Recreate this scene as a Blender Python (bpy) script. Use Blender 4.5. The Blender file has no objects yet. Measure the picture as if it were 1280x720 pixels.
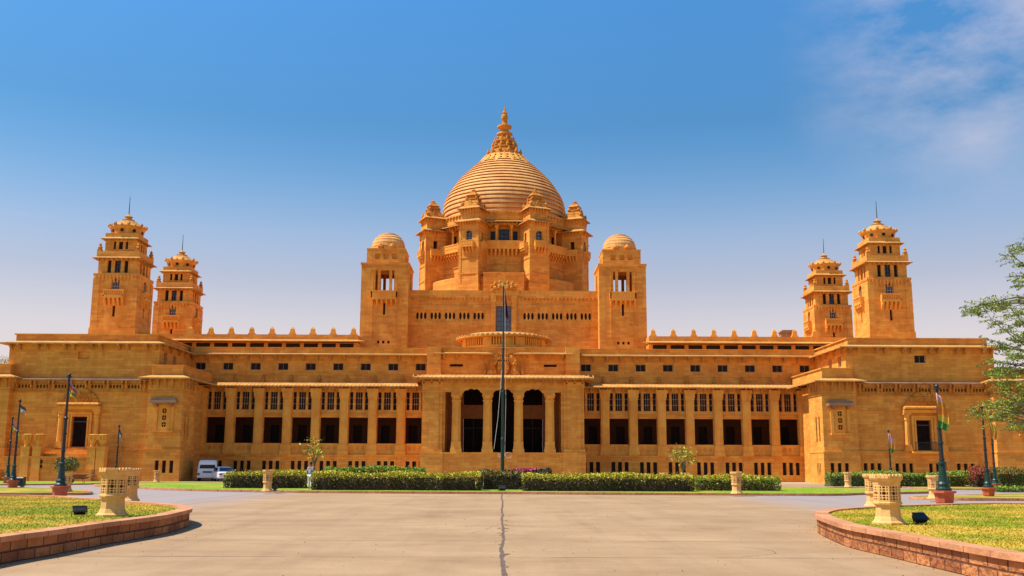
import bpy, math, random
from mathutils import Matrix, Vector
rnd = random.Random(7)
sc = bpy.context.scene
COL = sc.collection
rad = math.radians

# ------------------------------------------------------------------ camera
F = 1250.0; EYE = 1.8
PITCH = math.atan(221 / F); YAW = rad(0.48); ROLL = rad(0.22)
cam = bpy.data.cameras.new('camera'); cam_o = bpy.data.objects.new('camera', cam); COL.objects.link(cam_o)
CR = Matrix.Rotation(-YAW, 3, 'Z') @ Matrix.Rotation(math.pi / 2 + PITCH, 3, 'X') @ Matrix.Rotation(ROLL, 3, 'Z')
cam_o.matrix_world = Matrix.Translation((0, 0, EYE)) @ CR.to_4x4()
cam.sensor_width = 36; cam.lens = 36 * F / 1280; cam.clip_end = 20000; cam.clip_start = 0.1
sc.camera = cam_o
# ------------------------------------------------------------------ sky, sun, exposure
SUN_EL = 58; SUN_A = 4.5
S = Vector((-math.cos(rad(SUN_EL)) * math.cos(rad(SUN_A)), -math.cos(rad(SUN_EL)) * math.sin(rad(SUN_A)), math.sin(rad(SUN_EL))))
world = bpy.data.worlds.new('World'); sc.world = world; world.use_nodes = True
nt = world.node_tree; N = nt.nodes; L = nt.links
bg = N['Background']
sky = N.new('ShaderNodeTexSky'); sky.sky_type = 'NISHITA'; sky.sun_disc = False
sky.sun_elevation = rad(SUN_EL); sky.sun_rotation = math.atan2(S.x, S.y)
sky.altitude = 200; sky.air_density = 1.2; sky.dust_density = 1.0; sky.ozone_density = 2.5
tc = N.new('ShaderNodeTexCoord')
mp = N.new('ShaderNodeMapping'); mp.inputs['Scale'].default_value = (2.2, 2.2, 5.0); mp.inputs['Rotation'].default_value = (0, 0.5, 0)
L.new(tc.outputs['Generated'], mp.inputs[0])
no = N.new('ShaderNodeTexNoise'); no.inputs['Scale'].default_value = 1.6; no.inputs['Detail'].default_value = 7; no.inputs['Roughness'].default_value = .62
L.new(mp.outputs[0], no.inputs['Vector'])
ramp = N.new('ShaderNodeValToRGB'); ramp.color_ramp.elements[0].position = .36; ramp.color_ramp.elements[1].position = .66
L.new(no.outputs['Fac'], ramp.inputs[0])
dist = N.new('ShaderNodeVectorMath'); dist.operation = 'DISTANCE'
cd = CR @ Vector(((1205 - 640) / F, (360 - 35) / F, -1)); cd.normalize(); dist.inputs[1].default_value = cd
L.new(tc.outputs['Generated'], dist.inputs[0])
mr = N.new('ShaderNodeMapRange'); mr.interpolation_type = 'SMOOTHSTEP'
mr.inputs['From Min'].default_value = .185; mr.inputs['From Max'].default_value = .02; mr.inputs['To Max'].default_value = .95
L.new(dist.outputs['Value'], mr.inputs['Value'])
mu = N.new('ShaderNodeMath'); mu.operation = 'MULTIPLY'; L.new(ramp.outputs[0], mu.inputs[0]); L.new(mr.outputs[0], mu.inputs[1])
hsv = N.new('ShaderNodeHueSaturation'); hsv.inputs['Saturation'].default_value = 1.25; hsv.inputs['Hue'].default_value = .5
L.new(sky.outputs[0], hsv.inputs['Color'])
cm = N.new('ShaderNodeMixRGB'); cm.inputs[2].default_value = (4.3, 3.95, 4.35, 1)
sz = N.new('ShaderNodeSeparateXYZ'); L.new(tc.outputs['Generated'], sz.inputs[0])
hz = N.new('ShaderNodeMapRange'); hz.interpolation_type = 'SMOOTHERSTEP'; hz.inputs['From Min'].default_value = .36; hz.inputs['From Max'].default_value = .03; hz.inputs['To Max'].default_value = .85
L.new(sz.outputs[2], hz.inputs['Value'])
hm = N.new('ShaderNodeMixRGB'); hm.inputs[2].default_value = (4.3, 4.05, 4.7, 1)      # dusty air low in the sky
tint = N.new('ShaderNodeMixRGB'); tint.blend_type = 'MULTIPLY'; tint.inputs[0].default_value = 1; tint.inputs[2].default_value = (.60, .93, 1.02, 1); L.new(hsv.outputs[0], tint.inputs[1])
L.new(hz.outputs[0], hm.inputs[0]); L.new(tint.outputs[0], hm.inputs[1])
air = N.new('ShaderNodeValToRGB'); el = air.color_ramp.elements
el[0].position = .125; el[0].color = (1.12, .92, .80, 1); el[1].position = .44; el[1].color = (.98, .96, .98, 1)
for p_, c_ in ((.18, (.98, .80, .74, 1)), (.22, (1.0, .83, .78, 1)), (.33, (.83, .77, .76, 1))): q_ = el.new(p_); q_.color = c_
L.new(sz.outputs[2], air.inputs[0]); am = N.new('ShaderNodeMixRGB'); am.blend_type = 'MULTIPLY'; am.inputs[0].default_value = 1; L.new(hm.outputs[0], am.inputs[1]); L.new(air.outputs[0], am.inputs[2])
L.new(mu.outputs[0], cm.inputs[0]); L.new(am.outputs[0], cm.inputs[1]); L.new(cm.outputs[0], bg.inputs[0])
bg.inputs[1].default_value = 0.109
sd = bpy.data.lights.new('sun', 'SUN'); sd.energy = 4.1; sd.angle = rad(.5); sd.color = (1, .95, .86)
so = bpy.data.objects.new('sun', sd); COL.objects.link(so); so.rotation_euler = S.to_track_quat('Z', 'Y').to_euler(); so.location = (-40, 0, 80)
sc.view_settings.view_transform = 'Standard'; sc.view_settings.look = 'None'; sc.view_settings.gamma = 1
sc.view_settings.exposure = 0.70

# ------------------------------------------------------------------ helpers
def ray(x, y): return CR @ Vector(((x - 640) / F, (360 - y) / F, -1))
def G(x, y, z=0.0):                      # the spot on level z seen at a photo pixel
    d = ray(x, y); k = (z - EYE) / d.z; return Vector((d.x * k, d.y * k, z))
def P(x, y, Y):                          # the spot at depth Y seen at a photo pixel
    d = ray(x, y); k = Y / d.y; return Vector((d.x * k, Y, EYE + d.z * k))

def nodes(m):
    m.use_nodes = True; return m.node_tree.nodes, m.node_tree.links, m.node_tree.nodes['Principled BSDF']
def mat(name, col, rough=.75, var=.25, scale=3., col2=None, bump=0., bscale=40., metal=0., spec=.4, tex='pos', detail=5):
    m = bpy.data.materials.new(name); n, l, b = nodes(m)
    b.inputs['Roughness'].default_value = rough; b.inputs['Metallic'].default_value = metal
    b.inputs['Specular IOR Level'].default_value = spec
    g = n.new('ShaderNodeNewGeometry')
    x = n.new('ShaderNodeTexNoise'); x.inputs['Scale'].default_value = scale; x.inputs['Detail'].default_value = detail; x.inputs['Roughness'].default_value = .65
    l.new(g.outputs['Position'], x.inputs['Vector'])
    r = n.new('ShaderNodeValToRGB'); r.color_ramp.elements[0].position = .3; r.color_ramp.elements[1].position = .7
    c2 = col2 or [min(1, c * (1 + var)) for c in col]
    c1 = col if col2 else [c * (1 - var) for c in col]
    r.color_ramp.elements[0].color = (*c1, 1); r.color_ramp.elements[1].color = (*c2, 1)
    l.new(x.outputs['Fac'], r.inputs[0]); l.new(r.outputs[0], b.inputs['Base Color'])
    if bump:
        x2 = n.new('ShaderNodeTexNoise'); x2.inputs['Scale'].default_value = bscale; x2.inputs['Detail'].default_value = 4
        l.new(g.outputs['Position'], x2.inputs['Vector'])
        bp = n.new('ShaderNodeBump'); bp.inputs['Strength'].default_value = bump; bp.inputs['Distance'].default_value = .03
        l.new(x2.outputs['Fac'], bp.inputs['Height']); l.new(bp.outputs[0], b.inputs['Normal'])
    return m
def stone(name, a, b_, mortar, bw=1.15, rh=.29, ms=.010, stain=.42, stain_col=(.30, .10, .02), bump=.35, carve=0., rough=.85, dist=.04):
    m = bpy.data.materials.new(name); n, l, b = nodes(m)
    b.inputs['Roughness'].default_value = rough; b.inputs['Specular IOR Level'].default_value = .25
    g = n.new('ShaderNodeNewGeometry'); s = n.new('ShaderNodeSeparateXYZ'); l.new(g.outputs['Position'], s.inputs[0])
    ad = n.new('ShaderNodeMath'); l.new(s.outputs[0], ad.inputs[0]); l.new(s.outputs[1], ad.inputs[1])
    cb = n.new('ShaderNodeCombineXYZ'); l.new(ad.outputs[0], cb.inputs[0]); l.new(s.outputs[2], cb.inputs[1])
    br = n.new('ShaderNodeTexBrick'); l.new(cb.outputs[0], br.inputs['Vector'])
    br.inputs['Color1'].default_value = (*a, 1); br.inputs['Color2'].default_value = (*b_, 1); br.inputs['Mortar'].default_value = (*mortar, 1)
    br.inputs['Scale'].default_value = 1; br.inputs['Brick Width'].default_value = bw; br.inputs['Row Height'].default_value = rh
    br.inputs['Mortar Size'].default_value = ms; br.inputs['Mortar Smooth'].default_value = .4; br.inputs['Bias'].default_value = -.1
    x = n.new('ShaderNodeTexNoise'); x.inputs['Scale'].default_value = .8; x.inputs['Detail'].default_value = 8; x.inputs['Roughness'].default_value = .7
    l.new(g.outputs['Position'], x.inputs['Vector'])
    mx = n.new('ShaderNodeMixRGB'); mx.blend_type = 'OVERLAY'; mx.inputs[0].default_value = .62
    l.new(br.outputs['Color'], mx.inputs[1])
    hs = n.new('ShaderNodeRGBToBW'); l.new(x.outputs['Fac'], hs.inputs[0]); l.new(hs.outputs[0], mx.inputs[2])
    # run-off streaks and soot, stretched down the wall
    mp = n.new('ShaderNodeMapping'); mp.inputs['Scale'].default_value = (1.1, .16, 1); l.new(cb.outputs[0], mp.inputs[0])
    y = n.new('ShaderNodeTexNoise'); y.inputs['Scale'].default_value = 1; y.inputs['Detail'].default_value = 6; y.inputs['Roughness'].default_value = .7
    l.new(mp.outputs[0], y.inputs['Vector'])
    r = n.new('ShaderNodeMapRange'); r.inputs['From Min'].default_value = .48; r.inputs['From Max'].default_value = .78; r.inputs['To Max'].default_value = stain
    l.new(y.outputs['Fac'], r.inputs['Value'])
    m2 = n.new('ShaderNodeMixRGB'); m2.inputs[2].default_value = (*stain_col, 1); l.new(r.outputs[0], m2.inputs[0]); l.new(mx.outputs[0], m2.inputs[1])
    l.new(m2.outputs[0], b.inputs['Base Color'])
    z = n.new('ShaderNodeTexNoise'); z.inputs['Scale'].default_value = 7 if not carve else 4; z.inputs['Detail'].default_value = 6; l.new(g.outputs['Position'], z.inputs['Vector'])
    h = n.new('ShaderNodeMath'); h.operation = 'MULTIPLY_ADD'; h.inputs[1].default_value = -.8
    l.new(br.outputs['Fac'], h.inputs[0]); l.new(z.outputs['Fac'], h.inputs[2])
    bp = n.new('ShaderNodeBump'); bp.inputs['Strength'].default_value = bump + carve; bp.inputs['Distance'].default_value = dist + carve * .2
    l.new(h.outputs[0], bp.inputs['Height']); l.new(bp.outputs[0], b.inputs['Normal'])
    return m

SA = (.80, .345, .056); SB = (.64, .245, .036); SM = (.56, .20, .026)
M = {}
M['stone'] = stone('sandstone_ashlar', SA, SB, SM)
M['trim'] = stone('sandstone_trim', (.82, .37, .060), (.74, .31, .045), (.62, .23, .03), bw=1.6, rh=3., stain=.3)
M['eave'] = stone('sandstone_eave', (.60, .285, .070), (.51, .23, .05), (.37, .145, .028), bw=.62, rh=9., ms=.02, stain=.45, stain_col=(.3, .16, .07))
M['carved'] = stone('sandstone_carved', (.66, .26, .035), (.56, .20, .026), (.40, .135, .016), bw=.8, rh=.5, stain=.5, carve=.5)
M['dome'] = stone('sandstone_dome', (.74, .37, .12), (.66, .31, .09), (.50, .20, .045), bw=1.2, rh=9., ms=.008, stain=.35, stain_col=(.28, .13, .045))
M['old'] = stone('weathered_ledge', (.40, .22, .12), (.32, .17, .09), (.22, .12, .06), bw=1.5, rh=2, stain=.6, stain_col=(.12, .08, .06))
M['cream'] = mat('cream_stone', (.66, .33, .085), .8, scale=5, col2=(.80, .46, .16), bump=.25, bscale=25)
M['redstone'] = stone('red_kerb_stone', (.54, .205, .065), (.32, .10, .034), (.14, .05, .022), bw=.62, rh=.21, ms=.02, stain=.6, stain_col=(.16, .055, .028), bump=1.0, dist=.14)
M['coping'] = stone('coping_stone', (.58, .26, .12), (.48, .20, .085), (.22, .09, .04), bw=.9, rh=5, ms=.014, stain=.6, stain_col=(.3, .13, .06), bump=.8, dist=.05)
M['plinth'] = mat('terracotta', (.42, .08, .028), .7, scale=4, col2=(.55, .12, .045), bump=.2)
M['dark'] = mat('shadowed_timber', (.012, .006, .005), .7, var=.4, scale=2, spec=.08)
M['glass'] = mat('window_glass', (.010, .013, .020), .2, var=.3, scale=1.5, spec=.25)
M['blueglass'] = mat('sky_glass', (.035, .055, .085), .2, var=.4, scale=1.5, spec=.4)
M['frame'] = mat('pale_frame', (.50, .36, .22), .6, var=.2)
M['jali'] = mat('jali_lattice', (.50, .25, .11), .75, var=.2)
M['void'] = mat('unlit_interior', (.02, .012, .008), .9, var=.3)
M['green'] = mat('green_paint', (.007, .034, .024), .4, var=.35, scale=6)
M['iron'] = mat('dark_iron', (.016, .018, .018), .45, var=.3, scale=8)
M['gold'] = mat('brass', (.75, .48, .10), .25, var=.1, metal=1)
M['steel'] = mat('mast_steel', (.05, .05, .06), .5, var=.2)

class MB:
    def __init__(s): s.v = []; s.f = []; s.m = []; s.c = 0; s.X = None; s.smooth = False; s.sm = []
    def add(s, pts):
        n = len(s.v)
        for p in pts:
            s.v.append(tuple(s.X @ Vector(p)) if s.X else tuple(p))
        return n
    def face(s, idx): s.f.append(tuple(idx)); s.m.append(s.c); s.sm.append(s.smooth)
    def quad(s, *p): n = s.add(p); s.face(range(n, n + len(p)))
    def box(s, x0, x1, y0, y1, z0, z1, skip=''):
        n = s.add([(x0, y0, z0), (x1, y0, z0), (x1, y1, z0), (x0, y1, z0), (x0, y0, z1), (x1, y0, z1), (x1, y1, z1), (x0, y1, z1)])
        for k, q in dict(d=(3, 2, 1, 0), u=(4, 5, 6, 7), f=(0, 1, 5, 4), r=(1, 2, 6, 5), b=(2, 3, 7, 6), l=(3, 0, 4, 7)).items():
            if k not in skip: s.face([n + i for i in q])
    def frus(s, x, y, z0, z1, a0, b0, a1, b1):          # tapered box, half sizes a,b
        n = s.add([(x - a0, y - b0, z0), (x + a0, y - b0, z0), (x + a0, y + b0, z0), (x - a0, y + b0, z0), (x - a1, y - b1, z1), (x + a1, y - b1, z1), (x + a1, y + b1, z1), (x - a1, y + b1, z1)])
        for q in ((3, 2, 1, 0), (4, 5, 6, 7), (0, 1, 5, 4), (1, 2, 6, 5), (2, 3, 7, 6), (3, 0, 4, 7)): s.face([n + i for i in q])
    def wall(s, O, u, L0, L1, z0, z1, holes, dep):      # wall with real openings; u along it, dep inward
        ins = (-u[1], u[0])
        us = sorted({L0, L1} | {h[0] for h in holes} | {h[1] for h in holes}); zs = sorted({z0, z1} | {h[2] for h in holes} | {h[3] for h in holes})
        us = [a for a in us if L0 <= a <= L1]; zs = [a for a in zs if z0 <= a <= z1]
        p = lambda a, z, d=0: (O[0] + u[0] * a + ins[0] * d, O[1] + u[1] * a + ins[1] * d, z)
        def solid(i, j):
            a = (us[i] + us[i + 1]) / 2; z = (zs[j] + zs[j + 1]) / 2
            return not any(h[0] < a < h[1] and h[2] < z < h[3] for h in holes)
        for j in range(len(zs) - 1):
            i = 0
            while i < len(us) - 1:
                if not solid(i, j): i += 1; continue
                k = i
                while k < len(us) - 1 and solid(k, j): k += 1
                s.quad(p(us[i], zs[j]), p(us[k], zs[j]), p(us[k], zs[j + 1]), p(us[i], zs[j + 1])); i = k
        for a0, a1, b0, b1 in holes:
            s.quad(p(a0, b0), p(a0, b0, dep), p(a0, b1, dep), p(a0, b1)); s.quad(p(a1, b0, dep), p(a1, b0), p(a1, b1), p(a1, b1, dep))
            s.quad(p(a0, b0, dep), p(a0, b0), p(a1, b0), p(a1, b0, dep)); s.quad(p(a0, b1), p(a0, b1, dep), p(a1, b1, dep), p(a1, b1))
    def cell(s, x0, x1, z0, z1, y, rx, rz, dep=.08, n=16, cx=None, cz=None, back=True):   # plate cell pierced by an oval
        cx = (x0 + x1) / 2 if cx is None else cx; cz = (z0 + z1) / 2 if cz is None else cz
        k = n // 4; R = []
        for a, b in (((x1, z0), (x1, z1)), ((x1, z1), (x0, z1)), ((x0, z1), (x0, z0)), ((x0, z0), (x1, z0))):
            for i in range(k): t = i / k; R.append((a[0] + (b[0] - a[0]) * t, y, a[1] + (b[1] - a[1]) * t))
        E = [(cx + rx * math.cos(-math.pi / 4 + 2 * math.pi * i / n), y, cz + rz * math.sin(-math.pi / 4 + 2 * math.pi * i / n)) for i in range(n)]
        a = s.add(R); b = s.add(E); c = s.add([(e[0], y + dep, e[2]) for e in E])
        for i in range(n):
            j = (i + 1) % n; s.face((a + i, a + j, b + j, b + i)); s.face((b + i, b + j, c + j, c + i))
    def lathe(s, prof, n=24, cx=0, cy=0, ph=0., caps=True, sx=1., sy=1.):
        st = []
        for r, z in prof:
            st.append(s.add([(cx + sx * r * math.cos(ph + 2 * math.pi * i / n), cy + sy * r * math.sin(ph + 2 * math.pi * i / n), z) for i in range(n)]))
        for a, b in zip(st, st[1:]):
            for i in range(n): j = (i + 1) % n; s.face((a + i, a + j, b + j, b + i))
        if caps:
            if prof[0][0] > .001: s.face([st[0] + i for i in range(n)][::-1])
            if prof[-1][0] > .001: s.face([st[-1] + i for i in range(n)])
    def prism(s, poly, z0, z1):
        n = len(poly); a = s.add([(x, y, z0) for x, y in poly]); b = s.add([(x, y, z1) for x, y in poly])
        for i in range(n): j = (i + 1) % n; s.face((a + i, a + j, b + j, b + i))
        s.face(range(b, b + n)); s.face(list(range(a, a + n))[::-1])
    def tube(s, pts, r, n=6):
        pts = [Vector(p) for p in pts]; st = []
        rr = r if isinstance(r, (list, tuple)) else [r] * len(pts)
        for i, p in enumerate(pts):
            d = (pts[min(i + 1, len(pts) - 1)] - pts[max(i - 1, 0)]).normalized()
            a = d.cross(Vector((0, 0, 1)) if abs(d.z) < .9 else Vector((1, 0, 0))).normalized(); b = d.cross(a)
            st.append(s.add([p + (a * math.cos(2 * math.pi * k / n) + b * math.sin(2 * math.pi * k / n)) * rr[i] for k in range(n)]))
        for a, b in zip(st, st[1:]):
            for i in range(n): j = (i + 1) % n; s.face((a + i, a + j, b + j, b + i))
        s.face([st[0] + i for i in range(n)]); s.face([st[-1] + i for i in range(n)])
    def eave(s, x0, x1, y0, y1, ov, z, rise=.3, th=.14, ribs=0, sides='flrb'):   # sloping stone chajja round a rectangle
        o = [(x0 - ov, y0 - ov), (x1 + ov, y0 - ov), (x1 + ov, y1 + ov), (x0 - ov, y1 + ov)]; q = [(x0, y0), (x1, y0), (x1, y1), (x0, y1)]
        a = s.add([(*p, z) for p in o]); b = s.add([(*p, z + th) for p in o]); c = s.add([(*p, z + th + rise) for p in q]); d = s.add([(*p, z + rise * .75) for p in q])
        for i, k in enumerate('frbl'):
            if k not in sides: continue
            j = (i + 1) % 4
            s.face((a + i, a + j, b + j, b + i)); s.face((b + i, b + j, c + j, c + i)); s.face((d + i, d + j, a + j, a + i))
        if ribs:
            n = int((x1 - x0 + 2 * ov) / ribs)
            for i in range(n + 1):
                x = x0 - ov + .05 + (x1 - x0 + 2 * ov - .1) * i / max(n, 1)
                s.quad((x - .05, y0 - ov - .015, z + th * .55), (x + .05, y0 - ov - .015, z + th * .55), (x + .05, y0 - ov - .015, z + th + .03), (x - .05, y0 - ov - .015, z + th + .03))
                s.quad((x - .05, y0 - ov - .015, z + th + .03), (x + .05, y0 - ov - .015, z + th + .03), (x + .05, y0, z + th + rise + .03), (x - .05, y0, z + th + rise + .03))
                for e in (-.05, .05): s.quad((x + e, y0 - ov - .015, z + th * .55), (x + e, y0 - ov - .015, z + th + .03), (x + e, y0, z + th + rise + .03), (x + e, y0, z + th + rise - .1))
    def brackets(s, x0, x1, y, z, step, w=.16, d=.55, h=.5, pair=0.):
        n = max(1, round((x1 - x0) / step))
        for i in range(n + 1):
            x = x0 + (x1 - x0) * i / n
            for e in ((-pair, pair) if pair else (0,)):
                s.box(x + e - w / 2, x + e + w / 2, y - d, y + .02, z - h * .4, z); s.box(x + e - w / 2, x + e + w / 2, y - d * .55, y + .02, z - h * .75, z - h * .4); s.box(x + e - w / 2, x + e + w / 2, y - d * .25, y + .02, z - h, z - h * .75)
    def mesh(s, name, mats):
        me = bpy.data.meshes.new(name); me.from_pydata(s.v, [], s.f); me.update()
        for m in (mats if isinstance(mats, (list, tuple)) else [mats]): me.materials.append(M[m] if isinstance(m, str) else m)
        me.polygons.foreach_set('material_index', s.m); me.polygons.foreach_set('use_smooth', s.sm); me.update()
        return me
PAL = Vector((0, 115, 0))
def inst(name, me, parent=None, loc=(0, 0, 0), rz=0., label=None, scale=None):
    o = bpy.data.objects.new(name, me); COL.objects.link(o); o.location = loc; o.rotation_euler = (0, 0, rz)
    if scale: o.scale = scale
    if parent:
        o.parent = parent
        if parent.name == 'palace': o.matrix_parent_inverse = Matrix.Translation(-PAL)
    if label: o['label'] = label
    return o
def part(mb, name, mats, parent=None, loc=(0, 0, 0), rz=0., label=None): return inst(name, mb.mesh(name, mats), parent, loc, rz, label)
def tag(o, label, cat, group=None, kind=None):
    if label: o['label'] = label
    if cat: o['category'] = cat
    if group: o['group'] = group
    if kind: o['kind'] = kind
    return o
def struct(mb, name, mats): o = part(mb, name, mats); o['kind'] = 'structure'; return o
def thing(name, loc, label, cat, group=None, rz=0.):
    o = bpy.data.objects.new(name, None); COL.objects.link(o); o.location = loc; o.rotation_euler = (0, 0, rz); o.empty_display_size = .3
    return tag(o, label, cat, group)

# ================================================================== THE PALACE
pal = bpy.data.objects.new('palace', None); COL.objects.link(pal); pal.location = PAL
tag(pal, 'huge domed golden sandstone palace with corner towers and a pillared porch', 'palace')

# shared window meshes, origin at bottom centre, on the plane y = 0 (they sit in the recess)
def win_mesh(name, w, h, cols=2, rows=2, bar=.05, fr=.07, pane='glass', frame='frame'):
    m = MB(); m.quad((-w / 2, .06, 0), (w / 2, .06, 0), (w / 2, .06, h), (-w / 2, .06, h)); m.c = 1
    for x0, x1, z0, z1 in ((-w / 2, -w / 2 + fr, 0, h), (w / 2 - fr, w / 2, 0, h), (-w / 2 + fr, w / 2 - fr, 0, fr), (-w / 2 + fr, w / 2 - fr, h - fr, h)): m.box(x0, x1, 0, .055, z0, z1)
    for i in range(1, cols): x = -w / 2 + w * i / cols; m.box(x - bar / 2, x + bar / 2, .012, .05, fr, h - fr)
    for i in range(1, rows): z = h * i / rows; m.box(-w / 2 + fr, w / 2 - fr, .016, .052, z - bar / 2, z + bar / 2)
    return m.mesh(name, [pane, frame])
def pane_mesh(name, w, h, mt='void'):
    m = MB(); m.quad((-w / 2, 0, 0), (w / 2, 0, 0), (w / 2, 0, h), (-w / 2, 0, h)); return m.mesh(name, mt)
def jali_mesh(name, w, h, nx, nz):                      # thin stone lattice over a dark pane
    m = MB(); m.quad((-w / 2, .1, 0), (w / 2, .1, 0), (w / 2, .1, h), (-w / 2, .1, h)); m.c = 1; t = .036
    for i in range(nx + 1): x = -w / 2 + t / 2 + (w - t) * i / nx; m.box(x - t / 2, x + t / 2, 0, .06, 0, h)
    for j in range(nz + 1):
        z = t / 2 + (h - t) * j / nz; m.box(-w / 2, w / 2, .003, .057, z - t / 2, z + t / 2)
    for j in range(1, nz):
        z = h * j / nz
        for i in range(nx):
            x = -w / 2 + w * (i + .5) / nx; q = w / nx * .30; m.lathe([], 4) if 0 else None
            m.quad((x - w / nx / 2, .02, z), (x - w / nx / 2 + q, .02, z), (x - w / nx / 2, .02, z + q * 1.3)); m.quad((x + w / nx / 2, .02, z), (x + w / nx / 2, .02, z + q * 1.3), (x + w / nx / 2 - q, .02, z))
            m.quad((x - w / nx / 2, .02, z), (x - w / nx / 2, .02, z - q * 1.3), (x - w / nx / 2 + q, .02, z)); m.quad((x + w / nx / 2, .02, z), (x + w / nx / 2 - q, .02, z), (x + w / nx / 2, .02, z - q * 1.3))
    return m.mesh(name, ['void', 'jali'])
W_SMALL = win_mesh('window', 1.2, .85, 2, 1, bar=.02, fr=.055, pane='void'); W_SLIT = pane_mesh('slit_window', .44, 1.4); J_MID = jali_mesh('jali_window', .8, 2.05, 3, 3); J_SIDE = jali_mesh('jali_window', .4, 2.05, 1, 3)
BAYS = [10.02 + 3.235 * k for k in range(8)]

# ---- central facade, two halves
def facade(s):
    m = MB(); m.X = Matrix.Scale(s, 4, (1, 0, 0))
    holes = []
    for x in BAYS:
        holes += [(x - 1.1, x + 1.1, 4.05, 7.05), (x - .4, x + .4, 7.9, 9.95), (x - 1.06, x - .66, 7.9, 9.95), (x + .66, x + 1.06, 7.9, 9.95)]
    m.wall((0, 115), (1, 0), 8.4, 34.6, 2.85, 10.7, holes, .45)
    m.wall((0, 114.75), (1, 0), 8.4, 34.6, 0, 2.7, [(x + d - .22, x + d + .22, .75, 2.15) for x in BAYS for d in (-.75, 0, .75)], .3)
    m.box(8.4, 34.6, 114.6, 115.4, 2.7, 2.86); m.box(8.4, 34.6, 114.9, 115.1, 7.30, 7.42)
    m.box(8.4, 34.6, 116.35, 122, 10.2, 10.9)
    hs = [(9.63 + 3.2 * k - .6, 9.63 + 3.2 * k + .6, 12.55, 13.4) for k in range(9)]
    m.wall((0, 116.4), (1, 0), 8.4, 36.4, 10.9, 14.3, hs, .3)
    m.box(8.4, 36.4, 116.3, 122, 14.45, 15.1); m.box(8.4, 36.4, 116.2, 116.5, 15.1, 15.2)
    m.box(8.4, 36.4, 116.33, 116.5, 11.95, 12.08)
    # rooms behind the openings
    m.box(8.4, 34.6, 115.42, 120, 3.75, 3.95); m.box(8.4, 34.6, 115.42, 120, 7.15, 7.3)
    m.quad((34.6, 115, 2.85), (34.6, 119, 2.85), (34.6, 119, 10.7), (34.6, 115, 10.7)); m.quad((8.4, 115, 2.85), (8.4, 119, 2.85), (8.4, 119, 10.7), (8.4, 115, 10.7))
    fac = part(m, 'facade', 'stone', pal)
    w = MB(); w.X = m.X
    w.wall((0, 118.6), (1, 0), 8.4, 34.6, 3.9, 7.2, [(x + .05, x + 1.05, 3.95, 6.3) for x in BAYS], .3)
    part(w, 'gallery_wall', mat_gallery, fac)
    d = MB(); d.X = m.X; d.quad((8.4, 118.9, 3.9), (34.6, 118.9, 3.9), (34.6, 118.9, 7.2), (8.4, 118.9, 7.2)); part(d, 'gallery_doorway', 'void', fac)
    e = MB(); e.X = m.X
    e.eave(8.9, 34.6, 115, 117, 1.0, 10.45, .38, .13, ribs=.42, sides='f'); e.quad((7.9, 114, 10.45), (7.9, 114, 10.58), (8.9, 116.4, 10.9), (8.9, 116.4, 10.7))
    e.brackets(9.1, 34.3, 115, 10.5, .95, d=.55, h=.55)
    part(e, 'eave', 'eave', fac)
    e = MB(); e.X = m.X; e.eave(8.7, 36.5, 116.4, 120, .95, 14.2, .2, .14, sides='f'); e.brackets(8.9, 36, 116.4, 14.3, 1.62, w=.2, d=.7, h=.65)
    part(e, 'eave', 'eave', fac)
    pl = MB()                                            # pilaster, origin on the wall plane
    for a, z0, z1, q in ((.62, 2.87, 3.3, .55), (.56, 3.3, 4.0, .48), (.46, 4.0, 9.2, .40), (.52, 9.2, 9.4, .46), (.58, 9.4, 9.9, .52), (.66, 9.9, 10.3, .58)): pl.box(-a, a, -q, .02, z0, z1)
    pl.box(-.30, .30, -.46, -.3, 4.2, 9.1)
    pm = pl.mesh('pilaster', 'trim')
    for k in range(8): inst('pilaster', pm, fac, (s * (10.02 + 3.235 * (k + .5)), 115, 0))
    bl = MB()
    bl.box(-1.12, 1.12, -.12, .3, 3.95, 4.12); bl.box(-1.12, 1.12, -.12, .3, 2.87, 3.2); bl.box(-1.12, -.9, -.08, .3, 3.2, 3.95); bl.box(.9, 1.12, -.08, .3, 3.2, 3.95)
    for i in (-1, 0, 1): bl.cell(i * .6 - .3, i * .6 + .3, 3.2, 3.95, -.06, .22, .25, .1)
    bl.c = 1; bl.quad((-.9, .06, 3.2), (.9, .06, 3.2), (.9, .06, 3.95), (-.9, .06, 3.95))
    bm_ = bl.mesh('balustrade', ['trim', 'void'])
    bo = MB(); bo.box(-.22, .22, -.3, .1, 10.95, 11.15); bo.lathe([(.16, 11.15), (.22, 11.4), (.12, 11.6), (.17, 11.75), (.0, 12.0)], 8, 0, -.1); bo.box(-.1, .1, -.02, .1, 11.15, 12.0)
    bom = bo.mesh('carved_boss', 'carved')
    for x in BAYS:
        inst('balustrade', bm_, fac, (s * x, 115, 0))
        inst('jali_window', J_MID, fac, (s * x, 115.2, 7.9))
        for d in (-.86, .86): inst('jali_window', J_SIDE, fac, (s * (x + d), 115.2, 7.9))
        for d in (-.75, 0, .75): inst('slit_window', W_SLIT, fac, (s * (x + d), 115.03, .75))
        inst('carved_boss', bom, fac, (s * (x + 1.62), 116.3, 0))
    for k in range(9): inst('window', W_SMALL, fac, (s * (9.63 + 3.2 * k), 116.58, 12.55))
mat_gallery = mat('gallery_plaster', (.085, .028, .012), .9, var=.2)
facade(-1); facade(1)

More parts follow.
